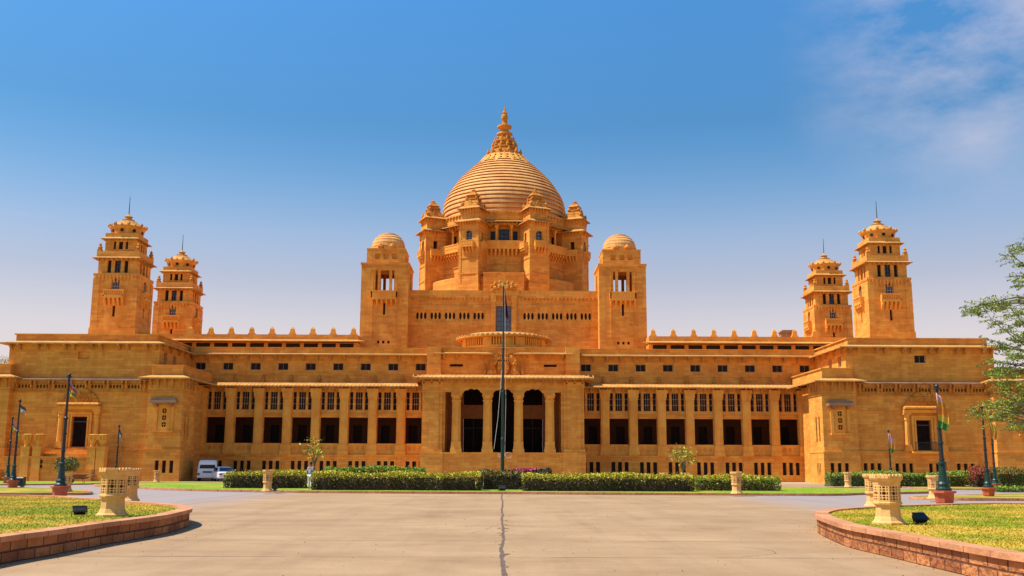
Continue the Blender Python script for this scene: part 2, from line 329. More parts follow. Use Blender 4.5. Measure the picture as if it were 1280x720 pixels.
# ---- the wings at either end
def wing(s):
    m = MB(); m.X = Matrix.Scale(s, 4, (1, 0, 0)); R = s > 0
    cx = 43.95
    g1 = [38.3, 41.6, 45.1, 48.0] if R else []
    m.wall((0, 105), (1, 0), 36.8, 51.3, 3.3, 10.5, [(cx - .78, cx + .78, 3.45, 6.55)], .5)
    m.wall((0, 104.85), (1, 0), 36.8, 51.3, 0, 3.15, [(g + d - .2, g + d + .2, .85, 2.1) for g in g1 for d in (-.72, 0, .72)], .3)
    m.box(36.8, 51.3, 104.72, 105.2, 3.15, 3.32); m.box(36.8, 51.3, 104.94, 105.1, 7.35, 7.47)
    m.wall((0, 105.5), (1, 0), 36.3, 52.1, 10.5, 14.3, [(cx + .3 - .6, cx + .3 + .6, 12.6, 13.4)], .3)
    # side of the upper storey towards the middle, with two windows
    m.wall((36.3, 0), (0, -1), -128, -105.5, 10.5, 14.3, [(-107.9, -106.9, 12.3, 13.5), (-111, -110, 12.3, 13.5)], .3)
    m.box(36.3, 52.1, 105.5, 128, 14.2, 14.3, 'f'); m.quad((52.1, 105.5, 0), (52.1, 128, 0), (52.1, 128, 14.3), (52.1, 105.5, 14.3))
    m.box(36.75, 51.7, 105.9, 128, 14.5, 15.2); m.box(36.6, 51.85, 105.75, 128, 15.2, 15.32)
    # wall of the court behind the pavilion
    m.box(34.1, 37, 108.6, 116, 0, 10.5)
    w = part(m, 'wing', 'stone', pal)
    e = MB(); e.X = m.X; e.eave(36.5, 51.9, 105.7, 128, 1.0, 14.12, .28, .14)
    e.brackets(37.2, 51.4, 105.5, 14.25, 3.1, w=.24, d=.75, h=.7, pair=.45)
    for y in (106.4, 108.9, 111.6, 113.6): e.box(35.7, 36.35, y - .12, y + .12, 13.95, 14.25); e.box(36.0, 36.35, y - .12, y + .12, 13.6, 13.95)
    part(e, 'eave', 'eave', w)
    e = MB(); e.X = m.X; e.box(36.9, 51.3, 104.55, 105.6, 10.28, 10.42); e.quad((36.9, 104.55, 10.42), (51.3, 104.55, 10.42), (51.3, 105.5, 10.62), (36.9, 105.5, 10.62)); part(e, 'ledge', 'old', w)
    # carved frieze: paired brackets with pierced panels between them
    fz = MB(); fz.X = m.X; fz.box(36.9, 51.3, 104.9, 105.1, 9.12, 9.22)
    fz.brackets(37.6, 50.9, 105, 10.28, 1.9, w=.2, d=.4, h=1.0, pair=.22)
    for i in range(7):
        x = 37.6 + 1.9 * (i + .5)
        fz.c = 0
        for k in range(4): fz.cell(x - .68 + .34 * k, x - .34 + .34 * k, 9.4, 10.0, 104.93, .13, .2, .1, 8)
        fz.c = 1; fz.quad((x - .68, 105 - .012, 9.4), (x + .68, 105 - .012, 9.4), (x + .68, 105 - .012, 10.0), (x - .68, 105 - .012, 10.0))
    part(fz, 'frieze', ['carved', mat_pit], w)
    if R: inst('window', W_SMALL, w, (s * (cx + .3), 105.7, 12.6))
    else:
        b = MB(); b.quad((-.6, 0, 0), (.6, 0, 0), (.6, 0, .8), (-.6, 0, .8)); part(b, 'blind_panel', 'stone', w, (s * (cx + .3), 105.72, 12.6))
    for y in (107.4, 110.5): inst('window', W_SIDE, w, (s * 36.5, y, 12.3), rz=-s * math.pi / 2)
    for g in g1:
        for d in (-.72, 0, .72): inst('slit_window', W_SLITB, w, (s * (g + d), 105.1, .85))
    # the portal
    p = MB()
    for sg in (-1, 1):
        x = sg * 1.85
        for a, z0, z1 in ((.36, 3.33, 3.7), (.3, 3.7, 4.0)): p.box(x - a, x + a, -.5, .02, z0, z1)
        p.lathe([(.27, 4.0), (.23, 6.5), (.3, 6.55), (.3, 6.7), (.24, 6.75), (.38, 7.1)], 8, x, -.22, math.pi / 8)
        p.box(x - .4, x + .4, -.55, .02, 7.1, 7.3)
        p.box(sg * 1.18 - .12, sg * 1.18 + .12, -.14, .02, 3.33, 6.8); p.box(sg * .88 - .09, sg * .88 + .09, -.07, .02, 3.33, 6.65)
    p.box(-1.3, 1.3, -.14, .02, 6.8, 7.02); p.box(-.97, .97, -.07, .02, 6.65, 6.78)
    p.box(-2.2, 2.2, -.6, .02, 7.3, 7.62)
    po = part(p, 'portal', 'trim', w, (s * cx, 105, 0))
    h = MB(); h.frus(0, -.3, 7.84, 8.02, 2.2, .6, 2.0, .3); h.box(-2.2, 2.2, -.9, .02, 7.66, 7.84); part(h, 'portal_hood', 'carved', w, (s * cx, 105, 0))
    r = MB(); rr = random.Random(3); r.X = Matrix.Rotation(math.pi / 2, 4, 'X')
    r.prism([(-1.9, 8.0), (1.9, 8.0), (1.75, 8.5), (1.2, 8.9), (.75, 9.35), (0, 9.6), (-.75, 9.35), (-1.2, 8.9), (-1.75, 8.5)], -.02, .22); r.X = None
    for i in range(90):
        t = rr.uniform(-1, 1); x = t * 1.75; z = 8.1 + rr.uniform(0, 1.4 * (1 - abs(t) ** 1.5 * .72)); q = rr.uniform(.06, .15); e = rr.uniform(.5, 1.8)
        r.lathe([(.01, z - q * e), (q, z - q * .3), (q * .8, z + q * .4), (.01, z + q * e)], 6, x, -.22, rr.uniform(0, 1), sy=.9)
    part(r, 'carved_crest', 'carved', w, (s * cx, 105, 0))
    d = MB(); d.box(-.77, .77, .36, .42, 3.46, 6.54); d.box(-.05, .05, .32, .36, 3.46, 6.0)
    d.c = 1; d.box(-.77, .77, .30, .36, 6.0, 6.1); d.box(-.77, -.68, .32, .36, 3.46, 6.54); d.box(.68, .77, .32, .36, 3.46, 6.54)
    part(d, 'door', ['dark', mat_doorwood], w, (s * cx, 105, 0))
    if R:
        q = MB()
        for i in range(20): x = -1.4 + i * 2.8 / 19; q.tube([(x, -.9, 3.3), (x, -.9, 4.2)], .022, 5)
        q.box(-1.45, 1.45, -.93, -.87, 4.2, 4.26); q.c = 1; q.box(-1.6, 1.6, -1.0, -.16, 3.1, 3.32)
        part(q, 'balcony_railing', ['iron', 'trim'], w, (s * cx, 105, 0))
    # pavilions: lower blocks that step forward at both ends of the wing
    for (x0, x1, y0, gx) in ((33.24, 36.85, 104.45, [34.72]), (51.1, 57.9, 104.2, [54.6] if R else [])):
        b = MB(); b.X = m.X; inner = x0 < 40; pc = (x0 + x1) / 2
        hs = [(pc - .55, pc + .55, 5.3, 7.6)]
        b.wall((0, y0), (1, 0), x0, x1, 3.3, 10.6, hs, .2)
        b.wall((0, y0 - .12), (1, 0), x0 - .12, x1 + .05, 0, 3.15, [(g + d - .2, g + d + .2, .85, 2.1) for g in gx for d in (-.75, 0, .75)], .3)
        sl = [(-106.9, -106.5, 4.3, 6.9), (-105.9, -105.5, 4.3, 6.9)] if inner else []
        b.wall((x0, 0), (0, -1), -109, -y0, 3.3, 10.6, sl, .3)
        b.wall((x0 - .12, 0), (0, -1), -109, -y0 + .12, 0, 3.15, [(a - .12, a + .12, .85, 2.1) for a in (-106.6, -106.1, -105.6)] if inner else [], .3)
        b.quad((x1, y0, 3.3), (x1, 109, 3.3), (x1, 109, 10.6), (x1, y0, 10.6)); b.quad((x1 + .05, y0 - .12, 0), (x1 + .05, 109, 0), (x1 + .05, 109, 3.15), (x1 + .05, y0 - .12, 3.15))
        b.box(x0 - .16, x1 + .09, y0 - .16, 109, 3.15, 3.3); b.box(x0 - .1, x1 + .08, y0 - .1, 109, 9.12, 9.22)
        b.box(x0 + .25, x1 - .1, y0 + .35, 109 if not inner else 116, 10.75, 11.85, ''); b.box(x0 + .12, x1, y0 + .22, 109 if not inner else 116, 11.85, 11.97)
        if inner: b.box(x0 + .6, x0 + 1.4, y0 - .02, y0 + .05, 0, .01)
        pv = part(b, 'pavilion', 'stone', w)
        e = MB(); e.X = m.X; e.eave(x0 + .1, x1 - .1, y0 + .1, 109 if not inner else 114.2, 1.0, 10.42, .3, .14)
        e.brackets(x0 + .3, x1 - .3, y0, 10.5, .75, d=.5, h=1.0)
        for y in (y0 + .4, y0 + 1.3, y0 + 2.2, y0 + 3.1): e.box(x0 - .5, x0 + .02, y - .09, y + .09, 10.1, 10.5); e.box(x0 - .25, x0 + .02, y - .09, y + .09, 9.5, 10.1)
        part(e, 'eave', 'eave', pv)
        j = MB()
        for k in range(3): j.cell(-.35, .35, 5.42 + k * .7, 6.12 + k * .7, 0, .24, .27, .08)
        j.box(-.55, -.35, 0, .1, 5.3, 7.6); j.box(.35, .55, 0, .1, 5.3, 7.6); j.box(-.35, .35, 0, .1, 5.3, 5.42); j.box(-.35, .35, 0, .1, 7.52, 7.6)
        for k in range(3):
            z = 5.77 + k * .7
            for a in (0, math.pi / 2): j.box(-.24 if not a else -.025, .24 if not a else .025, .03 + .002 * (a > 0), .06, z - (.025 if not a else .27), z + (.025 if not a else .27))
        j.box(-1.0, -.7, -.1, 0, 5.2, 7.9); j.box(.7, 1.0, -.1, 0, 5.2, 7.9); j.box(-1.05, 1.05, -.25, 0, 4.95, 5.18)
        j.c = 1; j.quad((-.5, .15, 5.3), (.5, .15, 5.3), (.5, .15, 7.6), (-.5, .15, 7.6))
        part(j, 'jali_panel', ['trim', 'void'], pv, (s * pc, y0, 0))
        h = MB(); h.frus(0, -.25, 8.15, 8.5, 1.35, .55, 1.15, .25); h.box(-1.35, 1.35, -.8, 0, 7.95, 8.15); h.box(-.9, -.7, -.5, 0, 7.6, 7.95); h.box(.7, .9, -.5, 0, 7.6, 7.95)
        part(h, 'window_hood', 'old', pv, (s * pc, y0, 0))
        for g in gx:
            for d in (-.75, 0, .75): inst('slit_window', W_SLITB, pv, (s * (g + d), y0 + .15, .85))
        if inner:
            for yy in (106.7, 105.7): inst('slit_window', W_TALL, pv, (s * (x0 + .25), yy, 4.3), rz=-s * math.pi / 2)
            for yy in (106.6, 106.1, 105.6): inst('slit_window', W_SLITB, pv, (s * (x0 + .15), yy, .85), rz=-s * math.pi / 2)
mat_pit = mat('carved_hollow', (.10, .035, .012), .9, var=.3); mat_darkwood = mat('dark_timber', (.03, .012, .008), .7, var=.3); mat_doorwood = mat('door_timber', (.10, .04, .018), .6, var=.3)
W_SIDE = win_mesh('window', 1.0, 1.2, 3, 3); W_SLITB = pane_mesh('slit_window', .44, 1.3); W_TALL = pane_mesh('slit_window', .44, 2.6)
wing(-1); wing(1)

# ---- stair in front of the western portal
st = MB()
st.box(-49.6, -41.2, 101.3, 104.84, 0, 2.3); st.box(-49.75, -41.05, 101.15, 101.5, 2.3, 2.45); st.box(-46.8, -41.3, 101.9, 104.84, 2.3, 2.75); st.box(-46.4, -41.8, 102.6, 104.84, 2.75, 3.15)
st.box(-50.2, -49.6, 100.7, 104.8, 0, 1.2); st.box(-41.2, -40.6, 100.7, 104.8, 0, 1.2)
stair = part(st, 'stair', 'stone', pal)
np_ = MB()
np_.box(-.42, .42, -.42, .42, 0, 3.3); np_.box(-.47, .47, -.47, .47, 3.3, 3.45); np_.box(-.48, .48, -.48, .48, 0, .5)
np_.lathe([(.30, 3.45), (.26, 3.6), (.40, 4.0), (.52, 4.45), (.46, 4.62), (.3, 4.66)], 10)
for i in range(10): a = i * math.pi / 5; np_.frus(.47 * math.cos(a), .47 * math.sin(a), 4.05, 4.6, .06, .06, .11, .11)
nm = np_.mesh('newel_post', 'trim')
for xx in (33, 47.5, 115.5, 127): pt = P(xx, 570, 101.6); inst('newel_post', nm, stair, (pt.x, 101.6, .0))
for px_, in ((60,),):
    b = MB(); c = P(40, 592, 101.3)
    for i in range(3):
        for j in range(2): b.box(c.x + .35 * i, c.x + .35 * i + .24, 101.27, 101.33, 1.3 + .45 * j, 1.65 + .45 * j)
    part(b, 'vent_grille', 'void', stair)

# ---- the porch
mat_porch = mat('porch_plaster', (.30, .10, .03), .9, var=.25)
m = MB()
for sg in (-1, 1):
    x0, x1 = (6.65, 8.86)
    X = lambda a, b: (a, b) if sg > 0 else (-b, -a)
    a, b = X(6.65, 8.86); m.box(a, b, 110, 116.3, 3.1, 10.95); a, b = X(6.5, 9.0); m.box(a, b, 109.8, 116, 0, 3.1); m.box(a - .04, b + .04, 109.74, 116, 2.95, 3.13)
    a, b = X(7.0, 8.5); m.box(a, b, 109.88, 110.1, 3.5, 10.4); a, b = X(6.6, 8.92); m.box(a, b, 109.85, 110.3, 10.4, 10.8); m.box(a, b, 109.82, 110.3, 3.13, 3.5)
    a, b = X(6.35, 6.65); m.box(a, b, 110.3, 115, 3.1, 10.95)
m.box(-6.5, 6.5, 109.95, 116, 0, 2.95); m.box(-6.5, 6.5, 109.85, 116, 2.95, 3.12)
# arcade: three scalloped arches between two narrow openings
def arcade(m, y, t, z1):
    segs = [(-6.4, -5.6, 0), (-4.62, -2.12, 1), (-1.28, 1.28, 1), (2.12, 4.62, 1), (5.6, 6.4, 0)]
    cur = -6.65
    for a, b, arch in segs:
        m.box(cur, a, y, y + t, 9.3, z1); cur = b
        if not arch: m.box(a, b, y, y + t, 9.65, z1); continue
        n = 48; pts = []
        for i in range(n + 1):
            u = -1 + 2 * i / n; base = 9.05 + 1.0 * (1 - abs(u) ** 2.6) ** .6
            pts.append((a + (b - a) * i / n, base - .13 * (1 - abs(math.sin(math.pi * 3.5 * (u + 1) / 2 + .0)))))
        for (xa, za), (xb, zb) in zip(pts, pts[1:]):
            m.quad((xa, y, za), (xb, y, zb), (xb, y, z1), (xa, y, z1)); m.quad((xb, y, zb), (xa, y, za), (xa, y + t, za), (xb, y + t, zb)); m.quad((xb, y + t, zb), (xa, y + t, za), (xa, y + t, z1), (xb, y + t, z1))
    m.box(cur, 6.65, y, y + t, 9.3, z1)
arcade(m, 110.05, .75, 10.95)
m.box(-8.8, 8.8, 110, 116.3, 10.95, 11.15)                      # roof slab
# storey above the porch
m.wall((0, 114.9), (1, 0), -8.5, 8.5, 11.15, 14.45, [(sg * 5.4 - .75, sg * 5.4 + .75, 12.9, 13.2) for sg in (-1, 1)], .3); m.box(-8.5, 8.5, 114.8, 122, 14.45, 15.05); m.box(-8.5, 8.5, 114.7, 115.1, 15.05, 15.16)
for sg in (-1, 1):
    a, b = (7.15, 8.75) if sg > 0 else (-8.75, -7.15)
    m.box(a, b, 114.2, 117, 11.15, 15.12); m.box(a - .06, b + .06, 114.12, 117, 11.9, 12.02)
m.box(-7.15, 7.15, 114.78, 115, 11.95, 12.08)
porch = part(m, 'porch', 'stone', pal)
for sg in (-1, 1): inst('slot_window', pane_mesh('slot_window', 1.5, .3), porch, (sg * 5.4, 115.15, 12.9))
c = MB()
for a, z0, z1 in ((.62, 3.12, 3.5), (.56, 3.5, 3.75), (.52, 3.75, 4.3)): c.box(-a, a, -a, a, z0, z1)
c.lathe([(.50 * 1.08, 4.3), (.46 * 1.08, 8.6), (.47 * 1.08, 8.62), (.53 * 1.08, 8.7), (.53 * 1.08, 8.8), (.44 * 1.08, 8.85), (.5 * 1.08, 9.0), (.64 * 1.08, 9.35)], 8, 0, 0, math.pi / 8)
c.box(-.56, .56, -.5, .5, 9.35, 9.6)
cmh = c.mesh('column', 'trim')
for x in (-5.12, -1.7, 1.7, 5.12): inst('column', cmh, porch, (x, 110.5, 0))
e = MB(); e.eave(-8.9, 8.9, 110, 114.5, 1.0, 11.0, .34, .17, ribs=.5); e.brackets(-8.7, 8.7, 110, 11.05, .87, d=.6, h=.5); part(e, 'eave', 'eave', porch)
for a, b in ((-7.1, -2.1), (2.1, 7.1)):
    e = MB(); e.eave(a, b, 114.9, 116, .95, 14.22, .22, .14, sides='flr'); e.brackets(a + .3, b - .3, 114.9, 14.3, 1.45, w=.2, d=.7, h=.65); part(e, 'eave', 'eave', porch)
# inner wall of the porch with doorways and the beam over them
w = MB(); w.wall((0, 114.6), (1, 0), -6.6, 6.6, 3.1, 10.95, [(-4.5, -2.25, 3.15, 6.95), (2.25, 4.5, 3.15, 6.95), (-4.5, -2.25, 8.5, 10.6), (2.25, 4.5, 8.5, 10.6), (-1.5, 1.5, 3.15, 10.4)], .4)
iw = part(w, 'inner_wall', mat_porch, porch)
for x in (-3.37, 3.37):
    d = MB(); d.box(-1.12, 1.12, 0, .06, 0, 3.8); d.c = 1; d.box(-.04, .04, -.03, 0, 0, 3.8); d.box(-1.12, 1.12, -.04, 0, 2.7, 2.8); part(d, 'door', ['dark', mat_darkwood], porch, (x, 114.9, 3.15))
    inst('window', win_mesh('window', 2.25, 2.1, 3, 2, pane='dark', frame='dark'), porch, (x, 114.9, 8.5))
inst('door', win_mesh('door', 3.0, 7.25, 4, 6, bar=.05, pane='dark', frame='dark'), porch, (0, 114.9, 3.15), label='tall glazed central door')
# carved coat of arms above the porch: shield between two bulky supporters, leafy crest over it
cr = MB(); rr = random.Random(5)
cr.box(-2.3, 2.3, -.25, .1, 11.2, 11.75)
cr.X = Matrix.Rotation(math.pi / 2, 4, 'X')
cr.prism([(-.62, 13.5), (-.66, 12.5), (0, 11.7), (.66, 12.5), (.62, 13.5)], -.05, .34)
for sg in (-1, 1):
    q_ = [(.45, 14.05), (.75, 14.3), (1.25, 14.1), (1.6, 13.5), (1.5, 12.8), (1.85, 12.2), (1.95, 11.7), (.95, 11.7), (.8, 12.3), (1.0, 12.95), (.7, 13.4)]
    cr.prism([(sg * a, b) for a, b in q_][::sg], -.05, .3)
    cr.prism([(sg * a, b) for a, b in [(2.0, 11.7), (2.4, 11.7), (2.3, 13.2), (2.05, 13.3)]][::sg], -.05, .2)
cr.prism([(-.5, 13.6), (.5, 13.6), (.62, 14.2), (.3, 14.5), (0, 14.95), (-.3, 14.5), (-.62, 14.2)], -.05, .3)
cr.X = None
for sg in (-1, 1):
    for (x, z, r_, h_) in ((1.3, 13.2, .3, .6), (1.35, 12.4, .26, .45), (.95, 13.9, .24, .3), (1.65, 12.0, .2, .3), (.8, 13.5, .14, .2), (1.2, 12.0, .14, .35)):
        cr.lathe([(.02, z - h_), (r_ * .7, z - h_ * .6), (r_, z), (r_ * .7, z + h_ * .6), (.02, z + h_)], 8, sg * x, -.25, sy=.7)
for k in range(40):
    x = rr.uniform(-.55, .55); z = rr.uniform(12.2, 14.5); q = rr.uniform(.05, .13); cr.lathe([(.01, z - q * 1.4), (q, z), (.01, z + q * 1.4)], 6, x, -.32)
part(cr, 'coat_of_arms', 'carved', porch, (0, 114.75, 0))

# ---- rotunda lantern on the roof behind the porch
m = MB(); R0 = 5.0
m.lathe([(R0 + .1, 14.9), (R0 + .1, 15.55)], 48, 0, 120.4); m.lathe([(R0 - .25, 15.5), (R0 - .25, 16.5)], 48, 0, 120.4)
for i in range(96):
    if (i // 12) % 2 == 0 and i % 12 in (0, 1, 2): continue
    a = 2 * math.pi * (i + .5) / 96
    m.X = Matrix.Translation((0, 120.4, 0)) @ Matrix.Rotation(a, 4, 'Z'); m.box(R0 - .2, R0 + .05, -.07, .07, 15.55, 16.45)
m.X = None
for i in range(8):
    a = 2 * math.pi * i / 8 + .4; m.X = Matrix.Translation((0, 120.4, 0)) @ Matrix.Rotation(a, 4, 'Z'); m.box(R0 - .2, R0 + .12, -.55, .55, 15.55, 16.45)
m.X = None
rot = part(m, 'rotunda', 'trim', pal)
e = MB(); e.lathe([(R0 + .1, 16.45), (R0 + .75, 16.55), (R0 + .75, 16.72), (R0 + .2, 16.85), (R0 - .4, 17.1), (.05, 17.6)], 64, 0, 120.4, caps=False)
for i in range(56):
    a = 2 * math.pi * i / 56; e.X = Matrix.Translation((0, 120.4, 0)) @ Matrix.Rotation(a, 4, 'Z'); e.box(R0 + .3, R0 + .78, -.13, .13, 16.7, 16.84)
part(e, 'rotunda_roof', 'eave', rot)

# ---- central block under the dome
mat_paleglass = mat('pale_glass', (.09, .13, .19), .25, var=.35, scale=1.2, spec=.5)
m = MB()
groups = [3.2 + 1.84 * k for k in range(5)]
hs = [(sg * g - .75, sg * g + .75, 19.9, 21.3) for g in groups for sg in (-1, 1)] + [(-.95, .95, 18.6, 21.9)]
m.wall((0, 127), (1, 0), -12.3, 12.3, 14, 23.9, hs, .35); m.box(-12.3, 12.3, 127, 160, 23.8, 23.9, 'f')
m.box(-12.3, 12.3, 126.9, 127.3, 22.95, 23.9); m.box(-12.3, 12.3, 126.95, 127.1, 21.95, 22.05); m.box(-12.3, -1.3, 126.95, 127.1, 19.2, 19.27); m.box(1.3, 12.3, 126.95, 127.1, 19.2, 19.27)
m.brackets(-12, 12, 127, 22.95, .5, w=.2, d=.25, h=.55)
for sg in (-1, 1): m.box(sg * 1.35 - .3, sg * 1.35 + .3, 126.75, 127.1, 15, 23.2); m.box(sg * 1.35 - .36, sg * 1.35 + .36, 126.68, 127.1, 22.4, 23.2)
m.box(-2.0, 2.0, 126.7, 127.1, 23.2, 24.0)
blk = part(m, 'central_block', 'stone', pal)
lw = MB()
for i in (-1, 0, 1): lw.cell(i * .5 - .25, i * .5 + .25, 0, 1.4, 0, .17, .46, .12, 16)
lw.c = 1; lw.quad((-.75, .13, 0), (.75, .13, 0), (.75, .13, 1.4), (-.75, .13, 1.4))
lwm = lw.mesh('lattice_window', ['trim', 'void'])
for g in groups:
    for sg in (-1, 1): inst('lattice_window', lwm, blk, (sg * g, 127.12, 19.9))
inst('window', win_mesh('window', 1.9, 3.3, 3, 5, pane=mat_paleglass, frame='steel', fr=.08), blk, (0, 127.2, 18.6), label='tall blue glazed central window')
cr = MB(); cr.smooth = True
for sg in (-1, 1):
    for (x, z, r_, h_) in ((.55, 24.3, .35, .5), (1.0, 24.2, .35, .45), (1.35, 24.0, .28, .4), (.5, 24.9, .22, .35), (1.1, 24.75, .25, .35), (1.6, 24.4, .2, .3)): cr.lathe([(.02, z - h_), (r_, z), (.02, z + h_)], 8, sg * x, -.1)
part(cr, 'carved_crest', 'carved', blk, (0, 126.75, 0))

# ---- pair of square towers with small ribbed domes
def cupola_tower(s):
    m = MB(); x = 3.0
    m.wall((0, -3), (1, 0), -x, x, 14, 23.0, [(-.14, .14, 20.4, 21.9)] + [(d - .14, d + .14, 16.75, 17.1) for d in (-.65, 0, .65)], .4)
    for u, o in (((0, 1), (x, 0)), ((0, -1), (-x, 0)), ((-1, 0), (0, 3))): m.wall(o, u, -3, 3, 14, 23.0, [], .4)
    hs = [(-.55, .55, 23.5, 26.1), (-1.2, -.9, 23.5, 26.1), (.9, 1.2, 23.5, 26.1)]
    for u, o in (((1, 0), (0, -3)), ((0, 1), (3, 0)), ((0, -1), (-3, 0)), ((-1, 0), (0, 3))): m.wall(o, u, -3, 3, 23.0, 27.0, hs, .4)
    m.box(-2.9, 2.9, -2.9, 2.9, 22.9, 23.1); m.box(-3.12, 3.12, -3.12, 3.12, 26.85, 27.1); m.box(-3.04, 3.04, -3.04, 3.04, 26.5, 26.6)
    m.box(-1.6, -1.45, -3.08, -2.98, 17.5, 26.3); m.box(1.45, 1.6, -3.08, -2.98, 17.5, 26.3); m.box(-1.6, 1.6, -3.08, -2.98, 26.3, 26.5)
    h2 = [(d - .3, d + .3, 27.7, 28.35) for d in (-1.1, 0, 1.1)]
    for u, o in (((1, 0), (0, -2.45)), ((0, 1), (2.45, 0)), ((0, -1), (-2.45, 0)), ((-1, 0), (0, 2.45))): m.wall(o, u, -2.45, 2.45, 27.1, 29.0, h2, .3)
    m.box(-2.5, 2.5, -2.5, 2.5, 28.95, 29.1); m.box(-2.2, 2.2, -2.2, 2.2, 27.4, 28.5)
    m.lathe([(2.35, 29.1), (2.3, 29.6)], 8, 0, 0, math.pi / 8)
    cx = s * 15.1
    t = part(m, 'cupola_tower', 'stone', pal, (cx, 128, 0))
    d = MB(); prof = [(2.15, 29.5)]; n = 7
    for i in range(n):
        a = math.pi / 2 * i / n; b_ = math.pi / 2 * (i + 1) / n
        prof += [(2.15 * math.cos(a) + .05, 29.6 + 1.95 * math.sin(a) + .02), (2.15 * math.cos(a) + .03, 29.6 + 1.95 * math.sin(a) + .1), (max(.05, 2.15 * math.cos(b_) + .03), 29.6 + 1.95 * math.sin(b_))]
    d.lathe(prof, 32); part(d, 'cupola_dome', 'dome', t)
    b = MB(); b.box(-1.65, 1.65, -3.6, -3, 22.3, 22.5); b.box(-1.65, 1.65, -3.6, -3.5, 22.5, 23.3); b.box(-1.7, 1.7, -3.65, -3.4, 23.3, 23.42); b.box(-1.65, -1.5, -3.6, -3, 22.5, 23.3); b.box(1.5, 1.65, -3.6, -3, 22.5, 23.3)
    for i in range(8): b.box(-1.3 + i * .37 - .06, -1.3 + i * .37 + .06, -3.64, -3.6, 22.65, 23.15)
    b.brackets(-1.5, 1.5, -3, 22.3, .6, w=.22, d=.5, h=.8); part(b, 'balcony', 'trim', t)
    for dx in (-1.35, 1.35):
        f = MB(); f.lathe([(.3, 29.1), (.42, 29.35), (.3, 29.55), (.16, 29.7), (.0, 29.9)], 8, dx * .55, -2.3); part(f, 'corner_finial', 'carved', t)
    for d_ in (-1.1, 0, 1.1): inst('window', win_mesh('window', .6, .65, 1, 1, fr=.04, pane='void', frame='trim'), t, (d_, -2.25, 27.7))
    inst('slit_window', pane_mesh('slit_window', .28, 1.5), t, (0, -2.7, 20.4))
    for d_ in (-.65, 0, .65): inst('vent', pane_mesh('vent', .28, .35), t, (d_, -2.7, 16.75))
    return t
cupola_tower(-1); cupola_tower(1)

# ---- the drum: octagon with loggias, eight turrets on its corners, stepped dome
DC = (0, 145)
m = MB()
ap = 9.5; hw = ap * math.tan(math.pi / 8)
for k in range(8):
    m.X = Matrix.Translation((0, 145, 0)) @ Matrix.Rotation(k * math.pi / 4, 4, 'Z')
    m.wall((0, -ap), (1, 0), -hw, hw, 23.8, 35.0, [(-2.3, 2.3, 32.2, 34.7)], 1.1)
    m.wall((0, -ap + 1.1), (1, 0), -hw, hw, 31.8, 35.0, [(-.7, .7, 32.3, 34.3), (-1.9, -1.2, 32.3, 34.0), (1.2, 1.9, 32.3, 34.0)], .2)
    m.box(-hw, hw, -ap - .1, -ap, 29.0, 29.12); m.box(-hw - .1, hw + .1, -ap - .06, -ap + .6, 35.4, 36.5); m.box(-hw - .15, hw + .15, -ap - .2, -ap + .6, 36.5, 36.72)
    m.brackets(-1.9, 1.9, -ap - .06, 36.5, .63, w=.2, d=.2, h=.5)
m.X = Matrix.Translation((0, 145, 0))
m.lathe([(11.7, 23.8), (11.7, 27.0), (11.5, 27.15), (9, 27.3)], 64, caps=False)
m.box(-2.75, 2.75, -12.4, -9, 23.8, 27.25); m.box(-2.82, 2.82, -12.48, -9, 27.25, 27.4); m.box(-2.82, 2.82, -12.46, -9, 25.7, 25.8)
m.X = None
drum = part(m, 'drum', 'stone', pal)
cw = MB(); cw.box(-.24, .24, -.24, .24, 32.2, 32.5); cw.lathe([(.18, 32.5), (.16, 34.2), (.27, 34.45)], 8); cw.box(-.27, .27, -.27, .27, 34.45, 34.7); cwm = cw.mesh('loggia_column', 'trim')
bal = MB(); bal.box(-2.5, 2.5, -.9, 0, 31.1, 31.3); bal.box(-2.5, 2.5, -.9, -.75, 31.3, 32.1); bal.box(-2.55, 2.55, -.95, -.7, 32.1, 32.25); bal.brackets(-2.3, 2.3, 0, 31.1, .6, w=.26, d=.75, h=1.0); bal.box(-2.4, 2.4, -.93, -.9, 31.65, 31.72)
balm = bal.mesh('balcony', 'trim')
ev = MB(); ev.eave(-2.6, 2.6, 0, .5, .9, 34.9, .3, .14, sides='f'); ev.brackets(-2.4, 2.4, 0, 35.0, .6, d=.5, h=.4); evm = ev.mesh('eave', 'eave')
wl = win_mesh('window', 1.4, 2.0, 2, 3, pane='blueglass', frame='dark'); ws = win_mesh('window', .7, 1.7, 1, 2, frame='dark')
for k in range(8):
    a = k * math.pi / 4; rot4 = Matrix.Rotation(a, 4, 'Z')
    at = lambda x, y, z: tuple(Vector((0, 145, 0)) + rot4 @ Vector((x, y, z)))
    for x in (-1.05, 1.05): inst('loggia_column', cwm, drum, at(x, -ap + .3, 0), a)
    inst('balcony', balm, drum, at(0, -ap, 0), a); inst('eave', evm, drum, at(0, -ap, 0), a)
    inst('window', wl, drum, at(0, -ap + 1.2, 32.3), a)
    for x in (-1.55, 1.55): inst('window', ws, drum, at(x, -ap + 1.2, 32.3), a)
